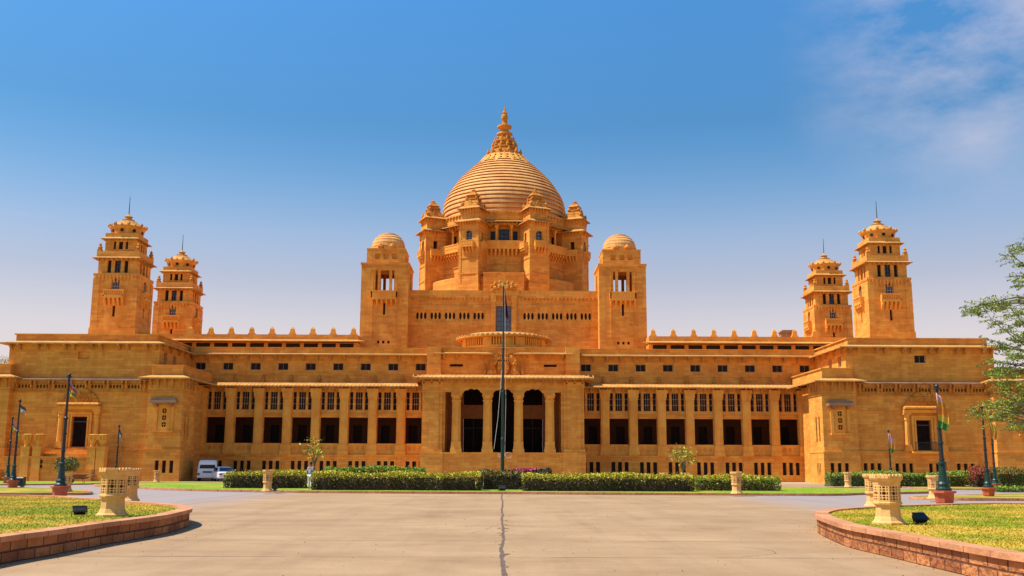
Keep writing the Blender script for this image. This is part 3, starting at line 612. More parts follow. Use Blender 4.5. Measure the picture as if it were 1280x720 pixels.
# turrets
tb = MB(); h = 1.42
tb.wall((0, -h), (1, 0), -h, h, 23.8, 34.6, [(-.48, .48, 31.9, 33.4)], .4)
for u, o in (((0, 1), (h, 0)), ((0, -1), (-h, 0)), ((-1, 0), (0, h))): tb.wall(o, u, -h, h, 23.8, 34.6, [(-.3, .3, 31.9, 33.2)] if u[0] == 0 else [], .4)
tb.box(-1.47, -1.12, -1.48, -1.3, 23.8, 34.3); tb.box(1.12, 1.47, -1.48, -1.3, 23.8, 34.3); tb.box(-1.48, 1.48, -1.5, 1.5, 29.5, 29.62); tb.box(-1.52, 1.52, -1.54, 1.54, 23.8, 26.0); tb.box(-1.48, 1.48, -1.5, 1.5, 27.3, 27.45)
tb.box(-1.28, 1.28, -1.28, 1.28, 34.8, 36.5); tb.brackets(-1.2, 1.2, -1.42, 34.7, .4, w=.16, d=.4, h=.55)
tb.brackets(-1.05, 1.05, -1.28, 36.5, .42, w=.15, d=.2, h=.9)
for sg in (-1, 1):
    for y in (-1.2, -.7, -.2, .3, .8): tb.box(sg * 1.42 - .3, sg * 1.42 + .3, y - .08, y + .08, 34.2, 34.7); tb.box(sg * 1.28 - .16, sg * 1.28 + .16, y - .07, y + .07, 35.8, 36.45)
tbm = tb.mesh('turret', 'stone')
te = MB(); te.eave(-1.42, 1.42, -1.42, 1.42, .62, 34.5, .35, .12); te.eave(-1.3, 1.3, -1.3, 1.3, .45, 36.4, .3, .1); tem = te.mesh('eave', 'eave')
tr = MB()
z = 36.7
for (a, b, hgt) in ((1.36, 1.26, .32), (1.22, 1.05, .36), (1.1, .92, .14), (.92, .76, .42), (.9, .72, .12), (.66, .60, .48), (.82, .66, .16), (.6, .44, .3)): tr.frus(0, 0, z, z + hgt, a, a, b, b); z += hgt
for sg in (-1, 1):
    for tg in (-1, 1):
        tr.lathe([(.18, 36.95), (.24, 37.25), (.1, 37.5), (.0, 37.8)], 6, sg * 1.16, tg * 1.16)
        tr.lathe([(.15, 37.85), (.19, 38.1), (.0, 38.4)], 6, sg * .74, tg * .74)
    tr.frus(sg * 1.1, 0, 37.0, 37.75, .14, .34, .05, .12); tr.frus(0, sg * 1.1, 37.0, 37.75, .34, .14, .12, .05)
tr.lathe([(.36, z), (.44, z + .12), (.2, z + .25), (.32, z + .38), (.12, z + .5), (.06, z + .62), (.0, z + .85)], 8)
trm = tr.mesh('turret_roof', 'carved')
tbl = MB(); tbl.box(-.85, .85, -.6, 0, 31.0, 31.15); tbl.box(-.85, .85, -.6, -.5, 31.15, 31.8); tbl.box(-.9, .9, -.64, -.46, 31.8, 31.9); tbl.box(-.85, -.75, -.5, 0, 31.15, 31.8); tbl.box(.75, .85, -.5, 0, 31.15, 31.8); tbl.brackets(-.7, .7, 0, 31.0, .46, w=.2, d=.5, h=.85)
for i in range(7): tbl.box(-.7 + i * .233 - .05, -.7 + i * .233 + .05, -.63, -.6, 31.25, 31.7)
tblm = tbl.mesh('balcony', 'trim')
tw = win_mesh('window', .96, 1.5, 2, 3, pane='blueglass', frame='frame', bar=.03, fr=.05)
ah = MB(); n = 12
for i in range(n):
    a0, a1 = math.pi * i / n, math.pi * (i + 1) / n
    ah.quad((.45 * math.cos(a0), 0, .45 * math.sin(a0)), (.45 * math.cos(a1), 0, .45 * math.sin(a1)), (.5 * math.cos(a1), 0, .5), (.5 * math.cos(a0), 0, .5))
ahm = ah.mesh('arch_head', 'stone')
for k in range(8):
    a = (k + .5) * math.pi / 4; rot4 = Matrix.Rotation(a, 4, 'Z'); p = Vector((0, 145, 0)) + rot4 @ Vector((0, -11.15, 0))
    t = inst('turret', tbm, pal, tuple(p), a)
    inst('eave', tem, t); inst('turret_roof', trm, t); inst('window', tw, t, (0, -1.17, 31.9)); inst('arch_head', ahm, t, (0, -1.40, 32.92))
    inst('balcony', tblm, t, (0, -1.42, 0)); inst('balcony', tblm, t, (1.42, 0, 0), math.pi / 2); inst('balcony', tblm, t, (-1.42, 0, 0), -math.pi / 2)
# dome in courses, each with a rounded lip
pts = [(8.95, 36.4), (9.0, 37.4), (9.03, 38.4), (8.95, 39.3), (8.77, 40.1), (8.44, 40.9), (7.98, 41.6), (7.43, 42.5), (6.67, 43.5), (5.78, 44.45), (4.85, 45.35), (3.82, 46.2), (3.15, 46.8), (2.7, 47.5)]
def at_z(z):
    for (r0, z0), (r1, z1) in zip(pts, pts[1:]):
        if z0 <= z <= z1: return r0 + (r1 - r0) * (z - z0) / (z1 - z0)
    return pts[-1][0]
prof = [(8.9, 36.2), (9.35, 36.4), (9.35, 36.55)]; zz = 36.55; nC = 19; steps = [zz + (47.5 - zz) * (i / nC) ** .88 for i in range(nC + 1)]
for a, b in zip(steps, steps[1:]):
    r0, r1 = at_z(a), at_z(b); hh = b - a
    prof += [(r0 - .16, a), (r0 + .10, a + .01), (r0 + .13, a + .10 * hh), (r0 + .11 + (r1 - r0) * .45, a + .5 * hh), (r1 - .04, b - .12 * hh), (r1 - .16, b)]
d = MB(); d.smooth = False; d.lathe(prof, 96, 0, 145)
dome = part(d, 'dome', 'dome', pal)
pe = MB()
for i in range(24):
    a = 2 * math.pi * i / 24; pe.X = Matrix.Translation((0, 145, 0)) @ Matrix.Rotation(a, 4, 'Z')
    r = lambda z: at_z(z) + .2
    zt, zm, zb = 47.4, 46.5, 45.3 if i % 2 else 45.9
    wv = .42
    pe.quad((r(zt), -.1, zt), (r(zm), -wv, zm), (r(zm) + .08, 0, zm), (r(zt) + .08, 0, zt)); pe.quad((r(zt), .1, zt), (r(zt) + .08, 0, zt), (r(zm) + .08, 0, zm), (r(zm), wv, zm))
    pe.quad((r(zm), -wv, zm), (r(zb), 0, zb), (r(zm) + .08, 0, zm)); pe.quad((r(zm), wv, zm), (r(zm) + .08, 0, zm), (r(zb), 0, zb))
part(pe, 'petal_band', 'trim', dome)
f = MB(); f.lathe([(2.75, 47.2), (2.8, 47.5), (2.3, 47.65), (2.15, 48.2), (1.85, 48.4), (2.05, 48.6), (2.05, 48.75), (1.55, 48.95), (1.4, 49.5), (1.7, 49.7), (1.7, 49.9), (1.2, 50.1), (1.0, 50.7), (1.25, 50.9), (1.2, 51.1), (.75, 51.25), (.62, 51.7), (.75, 51.85), (1.1, 52.05), (1.12, 52.3), (.75, 52.45), (.45, 52.6), (.38, 53.0), (.5, 53.5), (.52, 53.9), (.32, 54.25), (.42, 54.4), (.28, 54.6), (.12, 54.8), (.05, 55.5)], 24, 0, 145)
for i in range(12):
    a = 2 * math.pi * (i + .5) / 12
    f.lathe([(.22, 47.5), (.3, 47.9), (.14, 48.2), (.0, 48.6)], 6, 2.5 * math.cos(a), 145 + 2.5 * math.sin(a))
    f.lathe([(.2, 48.7), (.26, 49.1), (.12, 49.4), (.0, 49.7)], 6, 1.8 * math.cos(a), 145 + 1.8 * math.sin(a)); f.lathe([(.14, 49.9), (.18, 50.2), (.0, 50.6)], 6, 1.4 * math.cos(a), 145 + 1.4 * math.sin(a))
part(f, 'finial', 'carved', dome)

# ---- four corner towers
def low(m): m.v = [(x, y, z if z < 23.4 else 23.4 + (z - 23.4) * .915) for x, y, z in m.v]
lz = lambda z: z if z < 23.4 else 23.4 + (z - 23.4) * .915
def corner_tower():
    m = MB()
    def ring(hf, z0, z1, holes, dep=.35, top=None):
        for u, o in (((1, 0), (0, -hf)), ((0, 1), (hf, 0)), ((0, -1), (-hf, 0)), ((-1, 0), (0, hf))): m.wall(o, u, -hf, hf, z0, z1, holes, dep)
    m.frus(0, 0, 13.5, 17.1, 2.68, 2.68, 2.66, 2.66); m.frus(0, 0, 17.1, 18.2, 2.56, 2.56, 2.55, 2.55)
    ring(2.52, 18.2, 23.3, [(-.15, .15, 18.4, 19.7), (-.45, .45, 21.5, 22.9)])
    m.frus(0, 0, 23.12, 23.3, 2.56, 2.56, 2.6, 2.6); m.box(-2.6, 2.6, -2.6, 2.6, 23.3, 23.45)
    for sx in (-1, 1):
        for sy in (-1, 1): m.box(sx * 2.2 - .38, sx * 2.2 + .38, sy * 2.2 - .38, sy * 2.2 + .38, 17.1, 22.9)
    m.brackets(-2.3, 2.3, -2.52, 23.3, .42, w=.2, d=.14, h=.9)
    ring(2.25, 23.45, 25.5, [(-.35, .35, 23.6, 25.2), (-1.2, -.75, 23.6, 25.2), (.75, 1.2, 23.6, 25.2)])
    m.box(-2.45, 2.45, -2.45, 2.45, 25.7, 26.35)
    ring(1.8, 26.35, 28.1, [(-.25, .25, 26.75, 27.75), (-.85, -.55, 26.75, 27.75), (.55, .85, 26.75, 27.75)])
    m.box(-1.85, 1.85, -1.85, 1.85, 28.3, 28.85)
    m.lathe([(1.75, 28.85), (1.95, 29.7), (2.15, 29.85), (2.15, 29.95), (1.6, 30.05)], 8, 0, 0, math.pi / 8)
    low(m); return m.mesh('corner_tower', 'stone')
ct = corner_tower()
ce = MB(); ce.eave(-2.25, 2.25, -2.25, 2.25, .55, 25.35, .3, .1); ce.eave(-1.8, 1.8, -1.8, 1.8, .42, 28.0, .28, .09)
for q in range(4):
    ce.X = Matrix.Rotation(q * math.pi / 2, 4, 'Z'); ce.brackets(-2.2, 2.2, -2.25, 25.45, .55, w=.13, d=.5, h=.35); ce.brackets(-1.7, 1.7, -1.8, 28.1, .5, w=.1, d=.3, h=.28)
ce.X = None; low(ce); cem = ce.mesh('eave', 'eave')
cb = MB(); cb.box(-1.15, 1.15, -.5, 0, 20.55, 20.7); cb.box(-1.15, 1.15, -.5, -.42, 20.7, 20.85); cb.box(-1.2, 1.2, -.54, -.4, 21.35, 21.5)
for i in range(11): cb.box(-1.05 + i * .21 - .05, -1.05 + i * .21 + .05, -.48, -.42, 20.85, 21.35)
cb.box(-1.15, -1.05, -.5, 0, 20.7, 21.4); cb.box(1.05, 1.15, -.5, 0, 20.7, 21.4); cb.box(-1.05, 1.05, -.36, -.3, 20.7, 21.35); cb.brackets(-1.0, 1.0, 0, 20.55, .5, w=.24, d=.45, h=.9); cbm = cb.mesh('balcony', 'trim')
cr_ = MB(); cr_.lathe([(1.95, 29.95), (1.75, 30.1), (1.3, 30.45), (1.0, 30.75), (.7, 30.85), (.75, 31.0), (.45, 31.1), (.35, 31.3), (.5, 31.45), (.3, 31.6), (.12, 31.75), (.0, 31.95)], 16)
for i in range(8):
    a = i * math.pi / 4 + math.pi / 8; cr_.lathe([(.15, 29.9), (.22, 30.1), (.12, 30.3), (.0, 30.45)], 6, 2.05 * math.cos(a), 2.05 * math.sin(a)); a += math.pi / 8; cr_.lathe([(.11, 29.9), (.15, 30.05), (.0, 30.25)], 6, 1.95 * math.cos(a), 1.95 * math.sin(a))
low(cr_); crm = cr_.mesh('tower_roof', 'eave')
fn = MB(); fn.box(-.24, .24, -.24, .24, 26.35, 26.6); fn.lathe([(.2, 26.6), (.28, 26.85), (.14, 27.05), (.2, 27.2), (.0, 27.5)], 8); low(fn); fnm = fn.mesh('corner_finial', 'carved')
ma = MB(); ma.tube([(0, 0, 31.8), (0, 0, 34.2)], [.06, .03], 5); low(ma); mam = ma.mesh('mast', 'steel')
w1 = win_mesh('window', .9, 1.4, 3, 3, pane='blueglass'); w2 = win_mesh('window', .7, 1.6, 2, 3, pane='blueglass', frame='dark'); w3 = pane_mesh('window', .5, 1.0); w4 = pane_mesh('slit_window', .3, 1.3); w5 = pane_mesh('loggia_opening', .45, 1.6); w6 = pane_mesh('loggia_opening', .3, 1.0)
oc = MB(); oc.lathe([(.001, 0), (.2, 0), (.2, .05)], 12); ocm = oc.mesh('oculus', 'void')
ah2 = MB()
for i in range(n):
    a0, a1 = math.pi * i / n, math.pi * (i + 1) / n
    ah2.quad((.45 * math.cos(a0), 0, .45 * math.sin(a0)), (.45 * math.cos(a1), 0, .45 * math.sin(a1)), (.5 * math.cos(a1), 0, .5), (.5 * math.cos(a0), 0, .5))
for sx in (-1, 1):
    for Y in (116.6, 136.8):
        t = inst('corner_tower', ct, pal, (sx * 44.85, Y, 0))
        inst('eave', cem, t); inst('tower_roof', crm, t); inst('mast', mam, t)
        for a in (-1, 1):
            for b in (-1, 1): inst('corner_finial', fnm, t, (a * 2.2, b * 2.2, 0))
        for q, used in ((0, 1), (1, sx < 0), (3, sx > 0)):
            if not used: continue
            r4 = Matrix.Rotation(q * math.pi / 2, 4, 'Z'); L3 = lambda x, y, z: tuple(r4 @ Vector((x, y, z))); rz = q * math.pi / 2
            inst('balcony', cbm, t, L3(0, -2.52, 0), rz); inst('window', w1, t, L3(0, -2.32, 21.5), rz); inst('arch_head', ahm, t, L3(0, -2.5, 22.43), rz)
            inst('slit_window', w4, t, L3(0, -2.2, 18.4), rz); inst('window', w2, t, L3(0, -2.0, 23.58), rz, scale=(1, 1, .915))
            for dx in (-.975, .975): inst('loggia_opening', w5, t, L3(dx, -1.95, 23.58), rz, scale=(1, 1, .915))
            inst('window', w3, t, L3(0, -1.5, lz(26.75)), rz, scale=(1, 1, .915))
            for dx in (-.7, .7): inst('loggia_opening', w6, t, L3(dx, -1.5, lz(26.75)), rz, scale=(1, 1, .915))
        for i in range(8):
            a = i * math.pi / 4
            o = inst('oculus', ocm, t, (1.755 * math.cos(a), 1.755 * math.sin(a), lz(29.3))); o.rotation_euler = (0, math.pi / 2, a)

# ---- roof ranges behind with their row of merlons
for s in (-1, 1):
    m = MB(); m.X = Matrix.Scale(s, 4, (1, 0, 0))
    m.box(17.9, 43.5, 122.4, 134, 14, 16.5); m.box(17.9, 43.5, 122.1, 134, 16.75, 17.45); m.box(17.9, 43.5, 121.9, 122.4, 14, 15.6)
    r = part(m, 'roof_range', 'stone', pal)
    d = MB(); d.X = m.X
    for k in range(11): d.quad((18.4 + 2.2 * k, 122.38, 15.8), (20.1 + 2.2 * k, 122.38, 15.8), (20.1 + 2.2 * k, 122.38, 16.4), (18.4 + 2.2 * k, 122.38, 16.4))
    part(d, 'clerestory', 'void', r)
    e = MB(); e.X = m.X; e.eave(17.9, 43.5, 122.1, 134, 1.0, 16.45, .25, .14, sides='f'); part(e, 'eave', 'eave', r)
    me = MB()
    me.box(-.42, .42, -.2, .2, 17.45, 17.62); me.frus(0, 0, 17.62, 18.15, .32, .18, .24, .16); me.frus(0, 0, 18.15, 18.4, .24, .16, .07, .07); mm = me.mesh('merlon', 'trim')
    for k in range(9): inst('merlon', mm, r, (s * (18.45 + 2.5 * k), 122.35, 0))
    if s > 0:
        c = MB(); p = P(984, 416, 123.5); c.box(-.9, .9, -.5, .5, 17.45, 18.1); c.box(-1.05, 1.05, -.65, .65, 18.1, 18.25); c.box(-.7, .7, -.4, .4, 18.25, 18.45)
        part(c, 'chimney', 'old', r, (p.x, 123.5, 0))
roofm = MB(); roofm.box(-52, 52, 122.5, 150, 13.6, 13.9); part(roofm, 'roof', 'stone', pal)

# ================================================================== GROUNDS
M['ground'] = mat('dry_ground', (.34, .24, .15), .95, scale=.4, col2=(.44, .33, .22), bump=.3, bscale=9)
def road_material():
    m = bpy.data.materials.new('worn_concrete'); n, l, b = nodes(m); b.inputs['Roughness'].default_value = .85; b.inputs['Specular IOR Level'].default_value = .25
    g = n.new('ShaderNodeNewGeometry')
    def noise(sc_, det, rough=.6, vec=None):
        x = n.new('ShaderNodeTexNoise'); x.inputs['Scale'].default_value = sc_; x.inputs['Detail'].default_value = det; x.inputs['Roughness'].default_value = rough
        l.new(vec or g.outputs['Position'], x.inputs['Vector']); return x
    def ramp(src, p0, p1, c0, c1):
        r = n.new('ShaderNodeValToRGB'); e = r.color_ramp.elements; e[0].position = p0; e[1].position = p1; e[0].color = (*c0, 1); e[1].color = (*c1, 1); l.new(src, r.inputs[0]); return r
    a = ramp(noise(.22, 8, .7).outputs['Fac'], .3, .7, (.31, .183, .088), (.45, .283, .149))
    mp = n.new('ShaderNodeMapping'); mp.inputs['Scale'].default_value = (.3, .8, 1); l.new(g.outputs['Position'], mp.inputs[0])
    st = noise(1.0, 6, .7, mp.outputs[0]); sr = ramp(st.outputs['Fac'], .48, .72, (1, 1, 1), (.62, .55, .50))
    m1 = n.new('ShaderNodeMixRGB'); m1.blend_type = 'MULTIPLY'; m1.inputs[0].default_value = .35; l.new(a.outputs[0], m1.inputs[1]); l.new(sr.outputs[0], m1.inputs[2])
    # greyer, older surface on the side loops
    s = n.new('ShaderNodeSeparateXYZ'); l.new(g.outputs['Position'], s.inputs[0])
    ab = n.new('ShaderNodeMath'); ab.operation = 'ABSOLUTE'; l.new(s.outputs[0], ab.inputs[0])
    wob = noise(.25, 4); ad = n.new('ShaderNodeMath'); ad.operation = 'MULTIPLY_ADD'; ad.inputs[1].default_value = 5; l.new(wob.outputs['Fac'], ad.inputs[0]); l.new(ab.outputs[0], ad.inputs[2])
    r1 = n.new('ShaderNodeMapRange'); r1.interpolation_type = 'SMOOTHSTEP'; r1.inputs['From Min'].default_value = 13.5; r1.inputs['From Max'].default_value = 19; l.new(ad.outputs[0], r1.inputs['Value'])
    r2 = n.new('ShaderNodeMapRange'); r2.inputs['From Min'].default_value = 29; r2.inputs['From Max'].default_value = 35; l.new(s.outputs[1], r2.inputs['Value'])
    r3 = n.new('ShaderNodeMapRange'); r3.inputs['From Min'].default_value = 88; r3.inputs['From Max'].default_value = 84; l.new(s.outputs[1], r3.inputs['Value'])
    x1 = n.new('ShaderNodeMath'); x1.operation = 'MULTIPLY'; l.new(r1.outputs[0], x1.inputs[0]); l.new(r2.outputs[0], x1.inputs[1])
    x2 = n.new('ShaderNodeMath'); x2.operation = 'MULTIPLY'; l.new(x1.outputs[0], x2.inputs[0]); l.new(r3.outputs[0], x2.inputs[1])
    m2 = n.new('ShaderNodeMixRGB'); m2.inputs[2].default_value = (.32, .25, .225, 1); l.new(x2.outputs[0], m2.inputs[0]); l.new(m1.outputs[0], m2.inputs[1])
    mpt = n.new('ShaderNodeMapping'); mpt.inputs['Scale'].default_value = (1.0, .05, 1); l.new(g.outputs['Position'], mpt.inputs[0])
    tr = noise(.9, 5, .6, mpt.outputs[0]); trr = ramp(tr.outputs['Fac'], .5, .75, (1, 1, 1), (.80, .77, .74)); mt = n.new('ShaderNodeMixRGB'); mt.blend_type = 'MULTIPLY'; mt.inputs[0].default_value = .8; l.new(m2.outputs[0], mt.inputs[1]); l.new(trr.outputs[0], mt.inputs[2]); m2 = mt
    fine = noise(18, 5, .75); fr = ramp(fine.outputs['Fac'], .3, .7, (.86, .86, .86), (1.08, 1.08, 1.08))
    m3 = n.new('ShaderNodeMixRGB'); m3.blend_type = 'MULTIPLY'; m3.inputs[0].default_value = 1; l.new(m2.outputs[0], m3.inputs[1]); l.new(fr.outputs[0], m3.inputs[2])
    sp = noise(1.3, 3); spr = ramp(sp.outputs['Fac'], .70, .74, (1, 1, 1), (.72, .64, .57)); m4 = n.new('ShaderNodeMixRGB'); m4.blend_type = 'MULTIPLY'; m4.inputs[0].default_value = .6; l.new(m3.outputs[0], m4.inputs[1]); l.new(spr.outputs[0], m4.inputs[2])
    l.new(m4.outputs[0], b.inputs['Base Color'])
    bp = n.new('ShaderNodeBump'); bp.inputs['Strength'].default_value = .35; bp.inputs['Distance'].default_value = .02; l.new(noise(30, 5, .7).outputs['Fac'], bp.inputs['Height']); l.new(bp.outputs[0], b.inputs['Normal'])
    return m
M['road'] = road_material()
M['joint'] = mat('tar_joint', (.085, .05, .032), .9, scale=5, col2=(.17, .105, .07))
def grass_mat(name, a, b_, dry, dry_amt, scale=.35):
    m = bpy.data.materials.new(name); n, l, b = nodes(m); b.inputs['Roughness'].default_value = .8; b.inputs['Specular IOR Level'].default_value = .2
    g = n.new('ShaderNodeNewGeometry')
    x = n.new('ShaderNodeTexNoise'); x.inputs['Scale'].default_value = 2.2; x.inputs['Detail'].default_value = 8; x.inputs['Roughness'].default_value = .75; l.new(g.outputs['Position'], x.inputs['Vector'])
    r = n.new('ShaderNodeValToRGB'); r.color_ramp.elements[0].position = .3; r.color_ramp.elements[1].position = .7; r.color_ramp.elements[0].color = (*a, 1); r.color_ramp.elements[1].color = (*b_, 1); l.new(x.outputs['Fac'], r.inputs[0])
    y = n.new('ShaderNodeTexNoise'); y.inputs['Scale'].default_value = scale; y.inputs['Detail'].default_value = 6; y.inputs['Roughness'].default_value = .65; l.new(g.outputs['Position'], y.inputs['Vector'])
    q = n.new('ShaderNodeMapRange'); q.inputs['From Min'].default_value = .53 - dry_amt * .10; q.inputs['From Max'].default_value = .62 - dry_amt * .08; l.new(y.outputs['Fac'], q.inputs['Value'])
    mx = n.new('ShaderNodeMixRGB'); mx.inputs[2].default_value = (*dry, 1); l.new(q.outputs[0], mx.inputs[0]); l.new(r.outputs[0], mx.inputs[1]); l.new(mx.outputs[0], b.inputs['Base Color'])
    return m
M['lawn'] = grass_mat('lawn_grass', (.12, .165, .006), (.30, .26, .012), (.47, .30, .030), .75)
M['lawn2'] = grass_mat('watered_grass', (.15, .25, .006), (.23, .32, .010), (.36, .31, .03), .12)
M['blade'] = grass_mat('grass_blade', (.18, .25, .008), (.42, .36, .018), (.58, .38, .045), .7)
M['blade2'] = grass_mat('watered_blade', (.22, .38, .01), (.34, .48, .015), (.42, .40, .04), .12)

gm = MB(); gm.quad((-5000, -300, 0), (5000, -300, 0), (5000, 9000, 0), (-5000, 9000, 0)); struct(gm, 'ground', 'ground')
rm = MB(); rm.quad((-75, -12, .004), (75, -12, .004), (75, 103.5, .004), (-75, 103.5, .004)); struct(rm, 'road', 'road')

def smooth(pts, k=6, closed=True):
    out = []; n = len(pts); V = [Vector((p[0], p[1])) for p in pts]
    for i in range(n if closed else n - 1):
        a, b, c, d = (V[(i - 1) % n] if closed or i else V[0]), V[i], V[(i + 1) % n], (V[(i + 2) % n] if closed or i + 2 < n else V[-1])
        for j in range(k):
            t = j / k; out.append(.5 * ((2 * b) + (c - a) * t + (2 * a - 5 * b + 4 * c - d) * t * t + (3 * b - a - 3 * c + d) * t ** 3))
    if not closed: out.append(V[-1])
    return out
def inset(poly, d):
    n = len(poly); A = sum(poly[i].x * poly[(i + 1) % n].y - poly[(i + 1) % n].x * poly[i].y for i in range(n)); sg = 1 if A > 0 else -1
    out = []
    for i in range(n):
        t = (poly[(i + 1) % n] - poly[i - 1]).normalized(); out.append(poly[i] + Vector((-t.y, t.x)) * d * sg)
    return out
def strip_ring(m, o, i, z0, z1, zin):
    n = len(o)
    a = m.add([(*p, z0) for p in o]); b = m.add([(*p, z1) for p in o]); c = m.add([(*p, z1) for p in i]); d = m.add([(*p, zin) for p in i])
    for k in range(n):
        j = (k + 1) % n; m.face((a + k, a + j, b + j, b + k)); m.face((b + k, b + j, c + j, c + k)); m.face((c + k, c + j, d + j, d + k))
def fill(m, poly, z):
    import mathutils.geometry as mg
    v = m.add([(p.x, p.y, z) for p in poly])
    for t in mg.tessellate_polygon([[Vector((p.x, p.y, 0)) for p in poly]]): m.face([v + i for i in t])
def inside(p, poly):
    c = False; n = len(poly)
    for i in range(n):
        a, b = poly[i], poly[i - 1]
        if (a.y > p[1]) != (b.y > p[1]) and p[0] < (b.x - a.x) * (p[1] - a.y) / (b.y - a.y) + a.x: c = not c
    return c
def low_lawn(poly, z, matn, kerbname='kerb'):
    m = MB(); i = inset(poly, .22); strip_ring(m, poly, i, 0, z, z - .05); struct(m, kerbname, 'coping')
    f = MB(); fill(f, i, z - .02); struct(f, 'lawn', matn); return i
def grass(poly, z, count, ymax, name_mat, h=(.018, .05), seed=1, where='on the raised lawn'):
    r = random.Random(seed); xs = [p.x for p in poly]; ys = [p.y for p in poly]; m = MB(); k = 0; t = 0
    while k < count and t < count * 12:
        t += 1
        y = min(ys) + (min(max(ys), ymax) - min(ys)) * r.random() ** 1.3; x = r.uniform(min(xs), max(xs))
        if abs(x - .009 * y) > y * .53 or not inside((x, y), poly): continue
        k += 1
        for q in range(2):
            a = r.uniform(0, 6.28); w = r.uniform(.005, .014); hh = r.uniform(*h); lx, ly = r.uniform(-.07, .07), r.uniform(-.07, .07); ox, oy = r.uniform(-.05, .05), r.uniform(-.05, .05)
            m.quad((x + ox - w * math.cos(a), y + oy - w * math.sin(a), z), (x + ox + w * math.cos(a), y + oy + w * math.sin(a), z), (x + ox + lx, y + oy + ly, z + hh))
    o = part(m, 'grass', name_mat); o['kind'] = 'stuff'; o['label'] = 'short green and straw coloured lawn grass, ' + where; o['category'] = 'grass'; return o

# raised lawns with their stone walls, left and right of the drive
def raised_lawn(outer, z, label, seed):
    i1 = inset(outer, .04); i2 = inset(outer, .36); o2 = inset(outer, -.03)
    t = thing('stone_wall', (outer[0].x, outer[0].y, 0), label, 'wall'); off = Matrix.Translation((-outer[0].x, -outer[0].y, 0))
    m = MB(); m.X = off; strip_ring(m, i1, i2, 0, z - .1, z - .2); part(m, 'wall_face', 'redstone', t)
    c = MB(); c.X = off; n = len(outer)
    a = c.add([(*p, z - .1) for p in o2]); b = c.add([(*p, z) for p in o2]); d = c.add([(*p, z) for p in i2]); e = c.add([(*p, z - .12) for p in i2]); g = c.add([(*p, z - .1) for p in i1])
    for k in range(n):
        j = (k + 1) % n
        for q in ((g + k, g + j, a + j, a + k), (a + k, a + j, b + j, b + k), (b + k, b + j, d + j, d + k), (d + k, d + j, e + j, e + k)): c.face(q)
    part(c, 'coping', 'coping', t)
    f = MB(); fill(f, i2, z - .05); struct(f, 'lawn', 'lawn')
    grass(inset(outer, .42), z - .05, 15000, 45, 'blade', seed=seed, where='on the raised lawn at left' if seed == 11 else 'on the raised lawn at right')
LZ = .5
lp = [G(*p, LZ) for p in ((0, 671), (62, 663), (125, 654), (200, 644.5), (228, 638.8), (239, 635.5), (234, 632), (212, 629.2), (170, 626.5), (110, 621.8), (0, 618.6))]
lpoly = smooth([Vector((-9.0, 6, 0)), Vector((-8.9, 12, 0))] + lp + [Vector((-34, 38, 0)), Vector((-36, 22, 0)), Vector((-34, 6, 0))])
raised_lawn(lpoly, LZ, 'low red stone wall in shade, round the raised lawn on the left', 11)
rp = [G(*p, LZ) for p in ((1280, 694), (1231, 686.5), (1173, 676.5), (1108, 665), (1060, 656.5), (1036, 649.5), (1020, 643), (1022, 639), (1042, 635.5), (1090, 632.6), (1144, 630.6), (1280, 628.5))]
rpoly = smooth([Vector((8.4, 6, 0)), Vector((8.5, 11, 0))] + rp + [Vector((32, 34, 0)), Vector((34, 22, 0)), Vector((32, 6, 0))])
raised_lawn(rpoly, LZ, 'low sunlit red stone wall round the raised lawn on the right', 12)

# the long island in front of the palace, and smaller lawns to both sides
isl = smooth([G(*p, 0) for p in ((168, 610.5), (215, 613.2), (340, 615.8), (480, 617), (629, 617.8), (780, 618.8), (930, 619.6), (1040, 620), (1085, 618.6))] + [Vector((30.5, 70, 0)), Vector((29, 76, 0)), Vector((15, 84, 0)), Vector((0, 87, 0)), Vector((-16, 89, 0)), Vector((-28, 92, 0)), Vector((-33, 88, 0)), Vector((-32, 80, 0))], 5)
isl_i = low_lawn(isl, .15, 'lawn2')
grass(isl_i, .13, 6000, 80, 'blade2', h=(.02, .06), seed=5, where='on the long island before the hedges')
low_lawn(smooth([G(113, 618.6, 0), G(60, 619.2, 0), G(0, 619.4, 0), Vector((-40, 58, 0)), Vector((-44, 70, 0)), Vector((-36, 72, 0)), Vector((-27.5, 66, 0))]), .15, 'lawn')
low_lawn(smooth([G(1141, 624.6, 0), G(1200, 626, 0), G(1280, 626.5, 0), Vector((36, 52, 0)), Vector((40, 60, 0)), Vector((32, 63, 0)), Vector((24, 58, 0))]), .15, 'lawn')
low_lawn([Vector(p) for p in ((-70, 80), (-39, 83), (-35, 86), (-35.5, 97), (-70, 98))], .12, 'lawn2')
low_lawn([Vector(p) for p in ((33.2, 79), (60, 76), (70, 76), (70, 93), (34.5, 94))], .12, 'lawn')

# cracks and joints in the concrete
j = MB(); rr = random.Random(2); Lp = []; Rp = []
y = 9.0; x = 0.02
while y < 64.2:
    w = rr.uniform(.018, .042) * (1.25 if 16 < y < 24 else 1); x += rr.uniform(-.016, .016); x *= .95
    Lp.append((x - w + rr.uniform(-.012, .0), y, .008)); Rp.append((x + w + rr.uniform(0, .012), y, .008)); y += rr.uniform(.15, .45)
for k in range(len(Lp) - 1): j.quad(Lp[k], Rp[k], Rp[k + 1], Lp[k + 1])
for k in range(14):
    cy = rr.uniform(17, 34); cx = rr.uniform(-.14, .14); r0 = rr.uniform(.04, .10)
    j.face([j.add([(cx + r0 * rr.uniform(.5, 1.2) * math.cos(a), cy + 2 * r0 * rr.uniform(.6, 1.2) * math.sin(a), .0085 + k * .0001)]) for a in [i * .785 for i in range(8)]])
struct(j, 'road_crack', 'joint')
j = MB()
